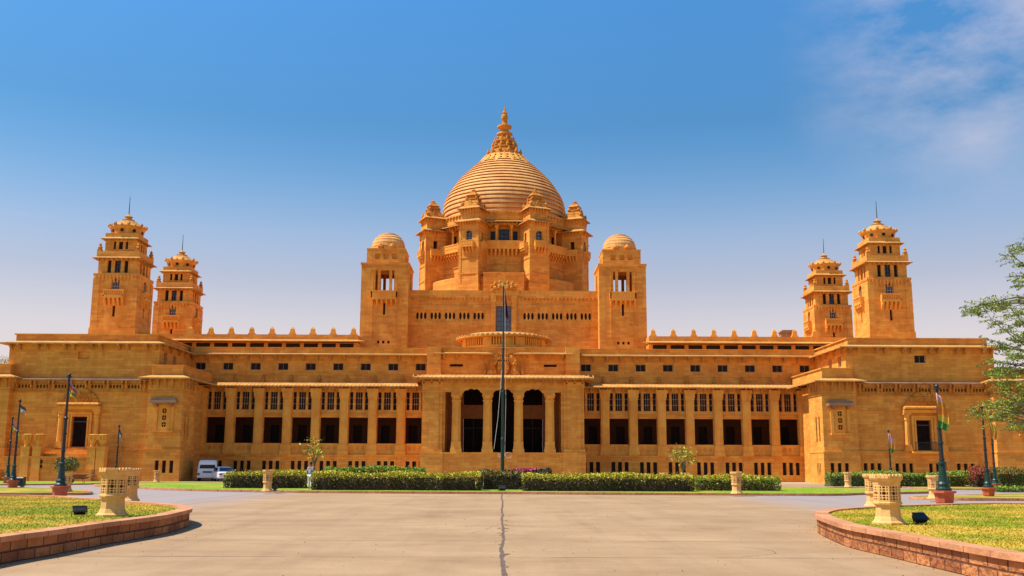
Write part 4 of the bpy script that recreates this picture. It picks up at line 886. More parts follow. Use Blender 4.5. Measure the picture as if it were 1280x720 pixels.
for yy in (12.5, 16.4, 20.3, 24.6, 30.6, 36.6, 43.2, 50, 57):
    for (a, b) in ((-9 if yy < 32 else -13, -.1), (.1, 9 if yy < 30 else 13)):
        xx = a
        while xx < b:
            l_ = min(b - xx, rr.uniform(.8, 2.5)); w = rr.uniform(.007, .016); dy = rr.uniform(-.012, .012)
            j.quad((xx, yy - w + dy, .0075), (xx + l_, yy - w + dy, .0075), (xx + l_, yy + w + dy, .0075), (xx, yy + w + dy, .0075)); xx += l_ + (rr.uniform(0, .5) if rr.random() < .4 else 0)
for k in range(16):                                     # fine wandering cracks
    cx, cy, a = rr.uniform(-9, 9), rr.uniform(17, 42), rr.uniform(0, 6.28); w = rr.uniform(.003, .008)
    for q in range(rr.randint(6, 16)):
        a += rr.gauss(0, .35); l_ = rr.uniform(.12, .3); nx, ny = cx + l_ * math.cos(a), cy + l_ * 1.6 * math.sin(a); px_, py_ = -math.sin(a) * w, math.cos(a) * w
        j.quad((cx + px_, cy + py_, .0071), (cx - px_, cy - py_, .0071), (nx - px_, ny - py_, .0071), (nx + px_, ny + py_, .0071)); cx, cy = nx, ny
struct(j, 'road_joints', 'joint')
# grit and dead leaves gathered on the concrete along the walls
lt = MB(); rr = random.Random(9)
for k in range(900):
    if rr.random() < .7:
        e = rr.choice((lpoly, rpoly)); i = rr.randrange(len(e)); p = e[i].lerp(e[(i + 1) % len(e)], rr.random()); x, y = p.x + rr.gauss(0, .35), p.y + rr.gauss(0, .3)
        if inside((x, y), lpoly) or inside((x, y), rpoly): continue
    else: x, y = rr.uniform(-9, 9), rr.uniform(15, 40)
    a = rr.uniform(0, 6.28); r0 = rr.uniform(.012, .04)
    lt.quad((x, y, .009), (x + r0 * math.cos(a), y + r0 * math.sin(a), .012), (x + r0 * 1.2 * math.cos(a + .9), y + r0 * 1.2 * math.sin(a + .9), .02 + r0 * .4))
o = part(lt, 'leaf_litter', mat('dead_leaf', (.16, .09, .04), .9, scale=3, col2=(.30, .19, .09))); o['kind'] = 'stuff'; o['label'] = 'grit and dry leaves scattered on the concrete drive'; o['category'] = 'litter'

# ------------------------------------------------------------------ planters
def planter_parts():
    b = MB(); ph = math.pi / 8
    b.lathe([(.40, 0), (.40, .05), (.345, .10), (.30, .20), (.285, .44), (.30, .47)], 8, 0, 0, ph)
    base = b.mesh('base', 'cream')
    d = MB(); R = .325; w = R * math.cos(math.pi / 8); hw = R * math.sin(math.pi / 8)
    d.lathe([(.30, .46), (.345, .49), (.35, .53), (R, .55)], 8, 0, 0, ph)
    for k in range(8):
        d.X = Matrix.Rotation(k * math.pi / 4, 4, 'Z'); y = -w; z0, z1 = .55, .96; mg = .028
        d.quad((-hw, y, z0), (hw, y, z0), (hw, y, z0 + mg), (-hw, y, z0 + mg)); d.quad((-hw, y, z1 - mg), (hw, y, z1 - mg), (hw, y, z1), (-hw, y, z1))
        d.quad((-hw, y, z0 + mg), (-hw + .02, y, z0 + mg), (-hw + .02, y, z1 - mg), (-hw, y, z1 - mg)); d.quad((hw - .02, y, z0 + mg), (hw, y, z0 + mg), (hw, y, z1 - mg), (hw - .02, y, z1 - mg))
        us = [-hw + .02, -hw * .42, hw * .42, hw - .02]; zs = [z0 + mg, z0 + mg + .07, z0 + mg + .125, z1 - mg - .125, z1 - mg - .07, z1 - mg]
        for i in range(3):
            for q in range(5):
                a, b_, c, e = us[i], us[i + 1], zs[q], zs[q + 1]; big = i == 1 and q == 2
                d.cell(a, b_, c, e, y, (b_ - a) * (.49 if big else .36), (e - c) * (.42 if big else .36), .035, 8)
    d.X = None; d.c = 1; d.lathe([(R - .05, .54), (R - .05, .97)], 8, 0, 0, ph)
    body = d.mesh('body', ['cream', mat_pit])
    r = MB(); r.lathe([(R, .96), (.335, .98), (.335, 1.03), (.39, 1.09), (.395, 1.12), (.33, 1.12), (.32, 1.02), (.001, 1.0)], 8, 0, 0, ph, caps=False)
    for k in range(8):
        r.X = Matrix.Rotation(k * math.pi / 4, 4, 'Z')
        for i in range(3):
            x = (i - 1) * .095; r.frus(x, -.345, 1.115, 1.18, .042, .028, .040, .026); r.frus(x, -.345, 1.18, 1.22, .040, .026, .018, .018)
    rim = r.mesh('rim', 'cream')
    return base, body, rim
PB = planter_parts()
def planter(px_, py_, z, label, H=None, Y=None, fat=1.):
    p = G(px_, py_, z) if Y is None else P(px_, py_, Y); 
    if Y is not None: p.z = z
    t = thing('stone_planter', p, label, 'planter', 'carved stone planters', rz=math.atan2(-p.x, p.y) * 0 + rad(11))
    s = (H or 1.22) / 1.22; t.scale = (s * fat, s * fat, s)
    for nm_, me_ in zip(('base', 'body', 'rim'), PB): inst(nm_, me_, t)
    return p
planter(140, 645.5, .45, 'nearer cream stone planter of the overlapping pair on the left lawn', 1.24)
planter(161, 626.5, .45, 'cream stone planter half hidden behind the nearer one on the left lawn', 1.18)
pl3 = planter(82, 614.3, .15, 'carved stone planter holding a round green bush by the left flagpole', 1.2)
planter(1111, 655.5, .45, 'large sunlit cream planter next to the floodlight on the right lawn', 1.17)
planter(1094, 633.5, .45, 'cream planter just behind the large sunlit one on the right lawn', 1.1)
planter(1169, 623.5, .15, 'cream stone planter right behind the nearest flagpole on the right', 1.2)
planter(1060.3, 609, .12, 'small sunlit planter in front of the clipped hedge on the right', 1.2, fat=.85)
planter(334, 614.2, .15, 'stone planter at the lawn kerb in front of the left hedges', 1.3, fat=.85)
planter(921, 617.3, .15, 'stone planter at the lawn kerb splitting the hedge on the right', 1.3, fat=.85)
planter(195.5, 602.5, .0, 'small carved stone planter against the base of the left pavilion', 1.15, fat=.85)
planter(1012.5, 602.5, .0, 'small carved planter at the sunlit foot of the right pavilion', 1.25, fat=.7)
planter(829.5, 597, .0, 'cream planter rim showing over the hedge, left of the small tree', 1.15, Y=92)
planter(856, 597, .0, 'cream planter rim showing over the hedge, below the small tree', 1.15, Y=93)

# ------------------------------------------------------------------ floodlights
def floodlight(px_, py_, z, s, rz, label):
    p = G(px_, py_, z); t = thing('floodlight', p, label, 'floodlight', 'floodlights on the lawn', rz)
    t.scale = (s, s, s)
    b = MB(); b.X = Matrix.Translation((0, 0, .24)) @ Matrix.Rotation(rad(-38), 4, 'X')
    b.frus(0, 0, -.1, .1, .24, .15, .28, .19); b.box(-.3, .3, -.21, .21, .1, .14)
    for i in range(7): b.box(-.2 + i * .066 - .01, -.2 + i * .066 + .01, -.14, .14, -.15, -.1)
    part(b, 'housing', 'iron', t)
    l_ = MB(); l_.X = b.X; l_.quad((-.26, -.17, .145), (.26, -.17, .145), (.26, .17, .145), (-.26, .17, .145)); part(l_, 'lens', 'glass', t)
    f = MB()
    for sg in (-1, 1): f.tube([(sg * .31, 0, .26), (sg * .31, .02, .0)], .018, 5); f.tube([(sg * .31, -.16, .012), (sg * .31, .2, .012)], .02, 5)
    f.tube([(.31, .05, .2), (.45, .12, .28), (.5, .2, .05), (.6, .3, .02)], .01, 4); part(f, 'bracket', 'iron', t)
floodlight(99, 645.5, .45, .58, rad(15), 'black floodlight on the grass beside the left pair of planters')
floodlight(1150, 655.5, .45, .58, rad(200), 'tilted black floodlight on the grass right of the large planter')
floodlight(344, 613.5, .15, .8, rad(90), 'small dark floodlight at the foot of the kerb planter')
floodlight(627.5, 614.5, .15, .8, 0, 'small dark floodlight on the kerb lawn below the centre flagpole')

# ------------------------------------------------------------------ flagpoles and flags
def flag_mat(name, c): return mat(name, c, .8, var=.12, scale=4)
FM = [flag_mat('lilac_cloth', (.40, .22, .34)), flag_mat('red_cloth', (.35, .03, .03)), flag_mat('orange_cloth', (.65, .28, .03)), flag_mat('green_cloth', (.06, .22, .03)), flag_mat('yellow_cloth', (.62, .42, .05))]
PINK = [flag_mat('pink_cloth', (.65, .36, .36))] + FM[2:3] + [flag_mat('flame_cloth', (.70, .22, .03)), FM[4], FM[3]]
GREYF = [flag_mat('dark_cloth', (.06, .06, .07)), flag_mat('pale_cloth', (.45, .42, .4))]
DARKR = [flag_mat('maroon_cloth', (.10, .012, .025)), flag_mat('plum_cloth', (.06, .012, .03)), flag_mat('rose_cloth', (.30, .06, .08)), FM[4]]
def flagpole(px_, pyb, pyt, z, label, flag=None, flabel='', fmats=None, fs=1., side=1, limp=False):
    p = G(px_, pyb, z); top = P(px_, pyt, p.y).z; H = top - z
    t = thing('flagpole', p, label, 'flagpole', 'flagpoles on red plinths')
    b = MB(); b.lathe([(.27, 0), (.30, .05), (.34, .38), (.42, .40), (.42, .47), (.2, .48)], 8, 0, 0, math.pi / 8); part(b, 'plinth', 'plinth', t)
    g = MB(); g.lathe([(.27, .47), (.28, .55), (.2, .62), (.22, .72), (.17, .8), (.14, 1.1), (.115, 1.4), (.15, 1.43), (.15, 1.5), (.09, 1.54)], 14); part(g, 'pedestal', 'green', t)
    s = MB(); k = H * .62; s.lathe([(.085, 1.5), (.07, k), (.10, k + .02), (.10, k + .1), (.062, k + .14), (.05, H - .25), (.05, H - .2)], 10)
    for q in (.36, .5): s.lathe([(.10, H * q), (.11, H * q + .03), (.10, H * q + .07)], 10)
    part(s, 'pole', 'iron', t)
    f = MB(); f.lathe([(.05, H - .2), (.13, H - .17), (.13, H - .12), (.05, H - .1), (.09, H - .05), (.06, H), (.0, H + .03)], 10); part(f, 'finial', 'iron', t)
    if flag:
        m = MB(); nu, nv = 14, 10; n_ = len(fmats); w, h_ = flag
        for j_ in range(nv):
            m.c = min(n_ - 1, int(j_ * n_ / nv))
            for i in range(nu):
                def q(a, b_):
                    u = a / nu; v = b_ / nv
                    return (side * (.06 + w * u * (.55 + .1 * v)), .09 * math.sin(u * 9 + v * 2) * u ** .5 - .02 * v, H - .35 - h_ * v - h_ * .95 * u ** 1.15 - .05 * math.sin(u * 7))
                if limp:
                    def q(a, b_):
                        u = a / nu; v = b_ / nv
                        return (-.10 + w * u * (.55 + .45 * math.sin(v * 2.6)), -.12 - .05 * math.sin(u * 12 + v * 3), H - .3 - h_ * v - .18 * u)
                m.quad(q(i, j_), q(i + 1, j_), q(i + 1, j_ + 1), q(i, j_ + 1))
        m.X = None
        mm = m.mesh('flag', fmats); o = inst('flag', mm, None, p); tag(o, flabel, 'flag', 'flags on the green poles')
    return p
flagpole(74.5, 620.7, 467, .3, 'tallest of the green flagpoles on the left, on a red plinth', (.62, .55), 'striped flag with lilac red and green bands on the tallest left pole', FM)
flagpole(15.5, 609.5, 499, .13, 'middle flagpole of the left group, leaning near the green box', (.75, .4), 'dark grey flag drooping from the middle left pole', GREYF)
flagpole(8.5, 603.8, 521, .12, 'farthest flagpole at the left edge, on a small red plinth', (1.0, .7), 'flag with pink and green bands at the far left edge', [FM[0], FM[1], FM[4], FM[3]])
flagpole(1181, 630, 481, .45, 'tallest flagpole on the right, on a bright red plinth', (.40, 1.25), 'limp pink orange and green flag on the tallest right pole', PINK, limp=True)
flagpole(1236, 620, 506, .15, 'flagpole under the leaves of the tree, its top hidden')
flagpole(1245, 612.5, 522, .12, 'thinner flagpole just right of the one under the tree', (.5, 1.2), 'yellow flag hanging on the pole under the tree', [FM[4], FM[2]], limp=True)
flagpole(144, 603, 531, .12, 'short flagpole standing behind the left pair of planters', (.45, .6), 'small dark flag on the short pole behind the planters', GREYF)
flagpole(1114.5, 606, 537, .12, 'short flagpole rising behind the sunlit right planters', (.55, 1.7), 'small pink and green flag above the sunlit right planters', [PINK[0], PINK[0], FM[2], FM[3]], limp=True)
# the tall pole on the centre line
p = P(628, 606, 73.2); p.z = .13; top = P(628, 352, p.y).z; H = top - .13
t = thing('flagpole', p, 'very tall dark green flagpole on the centre line of the palace', 'flagpole')
b = MB(); b.box(-.3, .3, -.3, .3, 0, .12); b.lathe([(.26, .12), (.22, .3), (.15, .42), (.13, .5)], 12); part(b, 'pedestal', 'green', t)
s = MB(); s.lathe([(.13, .4), (.125, 3.4), (.145, 3.42), (.145, 3.55), (.11, 3.6), (.105, 6.8), (.125, 6.82), (.125, 6.95), (.085, 7.0), (.08, 10.0), (.10, 10.02), (.10, 10.12), (.062, 10.16), (.05, H - .4)], 12); part(s, 'pole', 'green', t)
f = MB(); f.lathe([(.05, H - .4), (.2, H - .36), (.24, H - .24), (.2, H - .12), (.06, H - .08), (.03, H + .02)], 12); part(f, 'finial', 'gold', t)
r = MB(); r.tube([(.16, -.12, 2.3), (.22, -.1, 6), (.10, -.08, H - .5)], .012, 4); r.tube([(-.62, -.1, 2.8), (-.35, -.1, 5), (-.08, -.08, 8.5)], .014, 4)
r.tube([(.12 + .3 + .24 * math.cos(a), -.2, 2.35 + .2 * math.sin(a)) for a in [i * .524 for i in range(13)]], .018, 5); r.tube([(-.25 + .1 * math.cos(a), -.2, 2.3 + .1 * math.sin(a)) for a in [i * .785 for i in range(9)]], .03, 5); part(r, 'halyard', mat('rope', (.55, .5, .42), .8), t)
m = MB(); nu, nv = 10, 16
for i in range(nu):
    for j_ in range(nv):
        m.c = 2 if (i * 5 + j_ * 3) % 13 == 0 else (1 if i % 3 == 1 else 0)
        def q(a, b_):
            u = a / nu; v = b_ / nv; return (.08 + .36 * u * (.12 + .9 * v ** 1.2) * (1 if v < .9 else .9), .10 * math.sin(u * 11 + v * 2), H - .55 - 2.0 * v - .35 * u * v)
        m.quad(q(i, j_), q(i + 1, j_), q(i + 1, j_ + 1), q(i, j_ + 1))
o = part(m, 'flag', DARKR, None, p); tag(o, 'limp dark maroon flag near the top of the tallest centre pole', 'flag')

# ------------------------------------------------------------------ hedges and bushes
def leaf_mat(name, a, b_, rough=.55, scale=7., trans=.0):
    m = mat(name, a, rough, scale=scale, col2=b_, spec=.3, detail=3); return m
M['h_top'] = leaf_mat('yellow_leaf', (.34, .31, .016), (.62, .50, .03)); M['h_mid'] = leaf_mat('hedge_leaf', (.10, .095, .014), (.32, .22, .04)); M['h_low'] = leaf_mat('dark_low_leaf', (.028, .026, .010), (.12, .06, .028))  # hedge leaf tones, picked by height: yellow on top, darkest at the bottom
M['g_top'] = leaf_mat('light_green_leaf', (.15, .25, .02), (.32, .36, .03)); M['g_mid'] = leaf_mat('green_leaf', (.045, .10, .012), (.12, .19, .02)); M['twig'] = mat('twig', (.06, .035, .02), .9)  # in green hedges the lighter leaf goes on top, the darker below
M['d_mid'] = leaf_mat('dark_leaf', (.025, .03, .01), (.07, .05, .02)); M['pinkf'] = leaf_mat('pink_bract', (.55, .03, .14), (.75, .10, .30)); M['redleaf'] = leaf_mat('red_leaf', (.22, .03, .02), (.38, .09, .05))
def leaf(m, p, s, r, flat=0.):
    n = Vector((r.gauss(0, 1), r.gauss(0, 1), r.gauss(0, 1) + flat)).normalized(); a = n.orthogonal().normalized(); b = n.cross(a); t = r.uniform(0, 6.28)
    u = (a * math.cos(t) + b * math.sin(t)) * s; v = (b * math.cos(t) - a * math.sin(t)) * s * .45
    m.quad(p - u, p + v, p + u * .9, p - v)
def hedge(x0, x1, y0, y1, z0, z1, label, seed, mats=('h_top', 'h_mid', 'h_low'), dens=190, size=(.05, .11), group='clipped hedges', wob=.09, name='hedge'):
    r = random.Random(seed); cx = (x0 + x1) / 2; t = thing(name, (cx, y0, z0), label, 'hedge' if name == 'hedge' else 'bush', group)
    W, D, Hh = x1 - x0, y1 - y0, z1 - z0
    core = MB(); core.frus(0, D / 2, .0, Hh - .3, W / 2 - .34, D / 2 - .34, W / 2 - .4, D / 2 - .4); part(core, 'branches', 'twig', t)
    m = MB(); f1, f2, ph = r.uniform(.7, 1.3), r.uniform(2, 3.5), r.uniform(0, 6)
    bump = lambda a, b_: wob * (math.sin(a * f1 + ph) + .6 * math.sin(a * f2 + b_ * 3 + ph * 2))
    faces = [('t', W * D), ('f', W * Hh), ('l', D * Hh), ('r', D * Hh), ('b', W * Hh * .4)]
    for k, A in faces:
        for _ in range(int(A * dens)):
            u, v = r.random(), r.random(); dp = abs(r.gauss(0, .13))
            if k == 't': p = Vector((-W / 2 + u * W, v * D, Hh - dp + bump(u * W, v * D)))
            elif k in 'fb':
                zz = v * Hh; rd = .18 * max(0, (v - .75) / .25) ** 2 + .10 * max(0, (.2 - v) / .2); y = (dp + rd + bump(u * W, zz) * .9) if k == 'f' else D - dp - rd; p = Vector((-W / 2 + u * W, y, zz))
            else: x = -W / 2 + dp + bump(v * Hh, u * D) * .6 if k == 'l' else W / 2 - dp; p = Vector((x, u * D, v * Hh))
            e = (W / 2 - abs(p.x)); 
            if e < .2 and p.z > Hh - .2 and r.random() < .6: p.z -= .12
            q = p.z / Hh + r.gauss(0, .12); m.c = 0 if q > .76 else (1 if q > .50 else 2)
            leaf(m, p, r.uniform(*size), r)
    for _ in range(int(W * 7)): p = Vector((r.uniform(-W / 2, W / 2), r.uniform(0, D), Hh + r.uniform(0, .16))); m.c = 0; leaf(m, p, r.uniform(.04, .08), r)
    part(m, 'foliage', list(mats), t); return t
def hedge_px(xa, xb, yt, Y, D, z0, label, seed, **k):
    a, b = P(xa, yt, Y), P(xb, yt, Y); return hedge(a.x, b.x, Y, Y + D, z0, (a.z + b.z) / 2, label, seed, **k)
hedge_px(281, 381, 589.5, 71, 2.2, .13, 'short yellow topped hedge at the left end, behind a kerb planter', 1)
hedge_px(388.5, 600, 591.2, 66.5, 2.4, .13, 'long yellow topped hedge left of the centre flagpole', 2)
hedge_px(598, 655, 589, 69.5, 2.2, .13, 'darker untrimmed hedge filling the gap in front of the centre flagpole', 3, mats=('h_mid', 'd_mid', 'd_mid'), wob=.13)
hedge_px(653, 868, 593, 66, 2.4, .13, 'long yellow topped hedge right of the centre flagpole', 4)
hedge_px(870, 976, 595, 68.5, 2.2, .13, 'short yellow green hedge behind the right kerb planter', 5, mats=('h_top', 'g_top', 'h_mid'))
hedge_px(405, 530, 584, 80, 2, .13, 'taller plain green hedge showing above the long left hedge', 6, mats=('g_top', 'g_mid', 'g_mid'))
hedge_px(1039, 1212, 591, 86, 1.8, .1, 'long green hedge under the slit windows of the right wing', 7, mats=('g_top', 'g_mid', 'g_mid'), wob=.14)
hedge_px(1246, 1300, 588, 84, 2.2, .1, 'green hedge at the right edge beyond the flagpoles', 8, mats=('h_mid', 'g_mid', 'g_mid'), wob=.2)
hedge_px(1218, 1240, 588, 85, 1.6, .1, 'red leaved bush between the hedges on the right', 9, mats=('redleaf', 'redleaf', 'd_mid'), wob=.25, name='bush', group='garden bushes')
hedge_px(1251, 1300, 607.5, 72, 2.0, .05, 'low yellow green mound of ground plants near the right edge', 10, mats=('g_top', 'g_top', 'g_mid'), wob=.12, name='bush', group='garden bushes')
hedge_px(632, 690, 587, 73, 1.6, .13, 'bougainvillea bush with bright pink flowers behind the right hedge', 13, mats=('d_mid', 'd_mid', 'd_mid'), wob=.15, name='flowering_bush', group='garden bushes')
fl = bpy.data.objects['flowering_bush']
r = random.Random(4); m = MB()
for _ in range(420):
    p = P(657 + r.gauss(0, 6.5), 586.8 + abs(r.gauss(0, 1.6)) - .8, 73 + r.uniform(-.15, .8)); leaf(m, p - fl.location, r.uniform(.06, .12), r)
part(m, 'flowers', 'pinkf', fl)
def ball_bush(px_, pyc, Y, rx, rz, label, seed, n=1400, mats=('g_top', 'g_mid'), name='bush'):
    r = random.Random(seed); c = P(px_, pyc, Y); t = thing(name, c, label, 'bush', 'garden bushes'); m = MB()
    for _ in range(n):
        d = Vector((r.gauss(0, 1), r.gauss(0, 1), r.gauss(0, 1))).normalized(); q = r.uniform(.55, 1.05) * (1 + .12 * math.sin(d.x * 5 + seed) * math.cos(d.z * 4)); 
        m.c = 0 if r.random() < .4 else 1; leaf(m, Vector((d.x * rx * q, d.y * rx * q, d.z * rz * q)), r.uniform(.04, .09), r)
    part(m, 'foliage', list(mats), t)
    s = MB()
    for i in range(8): a = i * .8; s.tube([(0, 0, -rz - .1), (rx * .4 * math.cos(a), rx * .4 * math.sin(a), 0), (rx * .75 * math.cos(a), rx * .75 * math.sin(a), rz * .6)], .02, 4)
    part(s, 'stems', 'twig', t)
ball_bush(83, 581, pl3.y, .72, .46, 'round green bush growing in the stone planter at left', 21, mats=('g_mid', 'h_mid'))
ball_bush(2, 458, 113, 1.2, 1.2, 'yellow green bush peeping above the lower block at the left edge', 22, mats=('h_top', 'g_top'))

# ------------------------------------------------------------------ trees
M['bark'] = mat('bark', (.12, .08, .05), .9, scale=6, col2=(.22, .16, .10), bump=.4, bscale=18)
M['t_leaf'] = leaf_mat('feathery_leaf', (.10, .165, .012), (.23, .29, .025), scale=3.); M['t_leaf2'] = leaf_mat('young_feathery_leaf', (.20, .26, .018), (.38, .39, .035), scale=3.)
def small_tree(px_, pyb, pyc, Y, label, seed, rx, rz, n):
    r = random.Random(seed); b = P(px_, pyb, Y); c = P(px_, pyc, Y); H = c.z; t = thing('small_tree', (b.x, Y, .1), label, 'tree', 'small garden trees')
    s = MB(); s.tube([(0, 0, 0), (.05, 0, H * .3), (0, .05, H * .55)], [.08, .065, .05], 6); tips = []
    for i in range(9):
        a = i * 2.4; q = Vector((rx * .75 * math.cos(a) * r.uniform(.5, 1), rx * .7 * math.sin(a) * r.uniform(.5, 1), H + rz * r.uniform(-.6, .8))); mid = Vector((q.x * .45, q.y * .45, H * .55 + (q.z - H * .55) * .55)); s.tube([(0, .03, H * .5), mid, q], [.045, .03, .015], 5); tips.append(q)
    part(s, 'trunk', 'bark', t); m = MB()
    for _ in range(n):
        q = r.choice(tips); m.c = 0 if r.random() < .55 else 1
        leaf(m, q + Vector((r.gauss(0, .28), r.gauss(0, .28), r.gauss(0, .24))), r.uniform(.07, .15), r)
    part(m, 'crown', ['h_top', 'h_mid'], t)
small_tree(392, 602, 561, 84, 'sparse young tree above the person in the left hedges', 31, 1.0, .8, 260)
small_tree(854, 602, 573, 84, 'sparse young tree behind the right hedges', 32, 1.25, .55, 400)

def big_tree():
    r = random.Random(41); Y0 = 50; base = Vector((29.5, 51.5, 0)); t = thing('tree', base, 'tall feathery green tree reaching in from the right edge', 'tree')
    s = MB(); m = MB(); fork = Vector((29.3, 51.3, 3.4)); fork2 = Vector((28.9, 51.4, 6.6)); top = Vector((29.6, 51.0, 10.5))
    s.tube([base, base + Vector((.05, 0, .4)), fork, fork2, top], [.42, .30, .25, .19, .09], 10)
    pads = []
    for (x, y, dy) in ((1206, 389, .2), (1214, 384, -.5), (1228, 380, .6), (1272, 303, .5), (1262, 316, -.8), (1278, 330, 1.2), (1270, 345, -.5), (1278, 352, .6), (1246, 381, -.6), (1222, 391, .1), (1238, 399, 1.0), (1262, 384, -1.6), (1275, 372, 1.5), (1270, 400, .3), (1254, 411, -1.2), (1240, 425, .8), (1268, 424, -.5), (1254, 440, .9), (1275, 445, -1.4), (1240, 452, -.4), (1262, 462, .6), (1236, 470, -1.0), (1252, 480, .4), (1275, 478, -.8), (1244, 492, .9), (1266, 497, -.4), (1230, 508, -.6), (1248, 515, .2), (1272, 514, .9), (1218, 515, .0), (1262, 528, -1.), (1278, 536, .4), (1230, 524, .5), (1258, 434, 0), (1270, 455, .7), (1250, 465, -.6), (1275, 490, 0), (1256, 500, .8), (1270, 505, -.9), (1246, 505, -.2), (1278, 466, .2), (1264, 445, -.8), (1277, 415, .4)):
        p = P(x, y, Y0 + dy * 1.6); pads.append(p)
    for _ in range(42): a = r.uniform(-.9, 2.6); q = r.uniform(1.5, 5.5); pads.append(Vector((30.5 + q * math.cos(a), 51.5 + q * math.sin(a), r.uniform(4.5, 12.5))))
    for p in pads:
        src = fork if p.z < 6 else (fork2 if p.z < 9.5 else top); src = src + Vector((0, 0, min(0, (p.z - src.z) * .4)))
        mid = src.lerp(p, .55) + Vector((r.uniform(-.3, .3), r.uniform(-.4, .4), r.uniform(-.1, .5))); s.tube([src, mid, p], [.07, .04, .012], 5)
        n_t = r.randint(7, 10)
        for k in range(n_t):
            a = r.uniform(0, 6.28); Ls = r.uniform(.45, 1.05); o_ = p.lerp(mid, r.uniform(0, .35)); e = o_ + Vector((Ls * math.cos(a), Ls * math.sin(a), r.uniform(-.42, .40))); s.tube([o_, e], [.012, .006], 3)
            if r.random() < .12: continue
            d = e - o_; side = Vector((-d.y, d.x, 0)).normalized(); young = r.random() < .45
            for q in range(40):
                u = r.random() ** .75; sp = (.30 * math.sin(min(1, u * 1.1 + .1) * 2.6) + .05); c = o_ + d * u + side * r.uniform(-sp, sp) + Vector((0, 0, r.gauss(0, .035)))
                m.c = 1 if young and r.random() < .7 else 0; leaf(m, c, r.uniform(.04, .085), r, flat=1.2)
    s2 = MB(); s2.v = [tuple(Vector(v) - base) for v in s.v]; s2.f, s2.m, s2.sm = s.f, s.m, s.sm; part(s2, 'trunk', 'bark', t)
    m2 = MB(); m2.v = [tuple(Vector(v) - base) for v in m.v]; m2.f, m2.m, m2.sm = m.f, m.m, m.sm; part(m2, 'crown', ['t_leaf', 't_leaf2'], t)
big_tree()

# ------------------------------------------------------------------ vehicles
M['white'] = mat('white_paint', (.78, .78, .78), .25, var=.03, spec=.6); M['tyre'] = mat('tyre_rubber', (.015, .015, .015), .8, var=.2); M['lamp_red'] = mat('red_lens', (.30, .01, .012), .2, var=.1); M['rimm'] = mat('wheel_metal', (.35, .35, .36), .4, var=.1, metal=.6); M['grey'] = mat('grey_plastic', (.10, .10, .11), .5, var=.1); M['plate'] = mat('plate_black', (.02, .02, .02), .4, var=.1)
def loft(m, secs):
    n = len(secs[0][1]); st = [m.add([(x, y, z) for x, z in pts]) for y, pts in secs]
    for a, b in zip(st, st[1:]):
        for i in range(n): j_ = (i + 1) % n; m.face((a + i, b + i, b + j_, a + j_))
    m.face([st[0] + i for i in range(n)]); m.face([st[-1] + i for i in range(n)][::-1])
def sec(w, z0, zb, wt, zt, r=.12):       # half of a body section mirrored: sill, belt line, roof
    h = [(w - .06, z0), (w, z0 + .12), (w, zb - .05), (w - .02, zb), (wt + .03, zt - r), (wt - r * .7, zt - .02), (wt * .4, zt)]
    return h + [(-x, z) for x, z in h[::-1]]
def wheel(t, x, y, r_, w):
    m = MB(); m.X = Matrix.Translation((x, y, r_)) @ Matrix.Rotation(math.pi / 2, 4, 'Y'); m.lathe([(r_ * .6, -w / 2), (r_ * .95, -w / 2), (r_, -w / 2 + .03), (r_, w / 2 - .03), (r_ * .95, w / 2), (r_ * .6, w / 2)], 18); wh = part(m, 'wheel', 'tyre', t)
    h = MB(); h.X = m.X; h.lathe([(.001, -w / 2 - .012), (r_ * .58, -w / 2 - .006), (r_ * .6, 0), (r_ * .58, w / 2 + .006), (.001, w / 2 + .012)], 14); part(h, 'rim', 'rimm', wh)
def panel(m, pts, off=0): m.quad(*pts)
# van, rear towards the camera
vp = P(258.5, 600, 106.2)
t = thing('van', (vp.x, 106.2, 0), 'white van parked tail out in the shade of the left wing', 'van', None, rad(14))
m = MB(); loft(m, [(0.02, sec(.93, .42, 1.15, .80, 2.0, .2)), (.12, sec(1.0, .36, 1.2, .86, 2.14, .16)), (.5, sec(1.02, .3, 1.22, .88, 2.2, .16)), (3.1, sec(1.02, .3, 1.22, .88, 2.2, .16)), (3.7, sec(1.0, .32, 1.2, .82, 1.9, .2)), (4.3, sec(.98, .34, 1.0, .86, 1.12, .1)), (4.5, sec(.9, .4, .75, .8, .85, .08))]); part(m, 'body', 'white', t)
m = MB(); m.quad((-.80, .038, 1.3), (.80, .038, 1.3), (.70, .075, 1.95), (-.70, .075, 1.95)); m.v = [(x, y - .04 if True else y, z) for x, y, z in m.v]; part(m, 'rear_window', 'glass', t)
for sg in (-1, 1):
    m = MB()
    for a, b in ((.6, 1.7), (1.78, 2.9)): m.quad((sg * 1.022, a, 1.28), (sg * 1.022, b, 1.28), (sg * .915, b, 2.02), (sg * .915, a, 2.02))
    part(m, 'side_window', 'glass', t)
    m = MB(); m.box(sg * .86 - .11, sg * .86 + .11, -.03, .06, .62, .84); part(m, 'tail_light', 'lamp_red', t)
    m = MB(); m.box(sg * 1.14 - .1, sg * 1.14 + .1, 3.2, 3.3, 1.25, 1.5); part(m, 'mirror', 'white', t)
    for y in (.85, 3.5): wheel(t, sg * .86, y, .33, .2)
m = MB(); m.box(-1.0, 1.0, -.12, .2, .36, .58); part(m, 'bumper', 'white', t)
m = MB(); m.box(-.45, .45, -.03, .05, .86, 1.02); part(m, 'number_plate', 'plate', t)
m = MB(); m.box(-.7, .7, .5, .56, 2.24, 2.28); m.box(-.7, .7, 2.3, 2.36, 2.24, 2.28); m.box(-.72, -.66, .4, 2.6, 2.19, 2.25); m.box(.66, .72, .4, 2.6, 2.19, 2.25); part(m, 'roof_rack', 'grey', t)
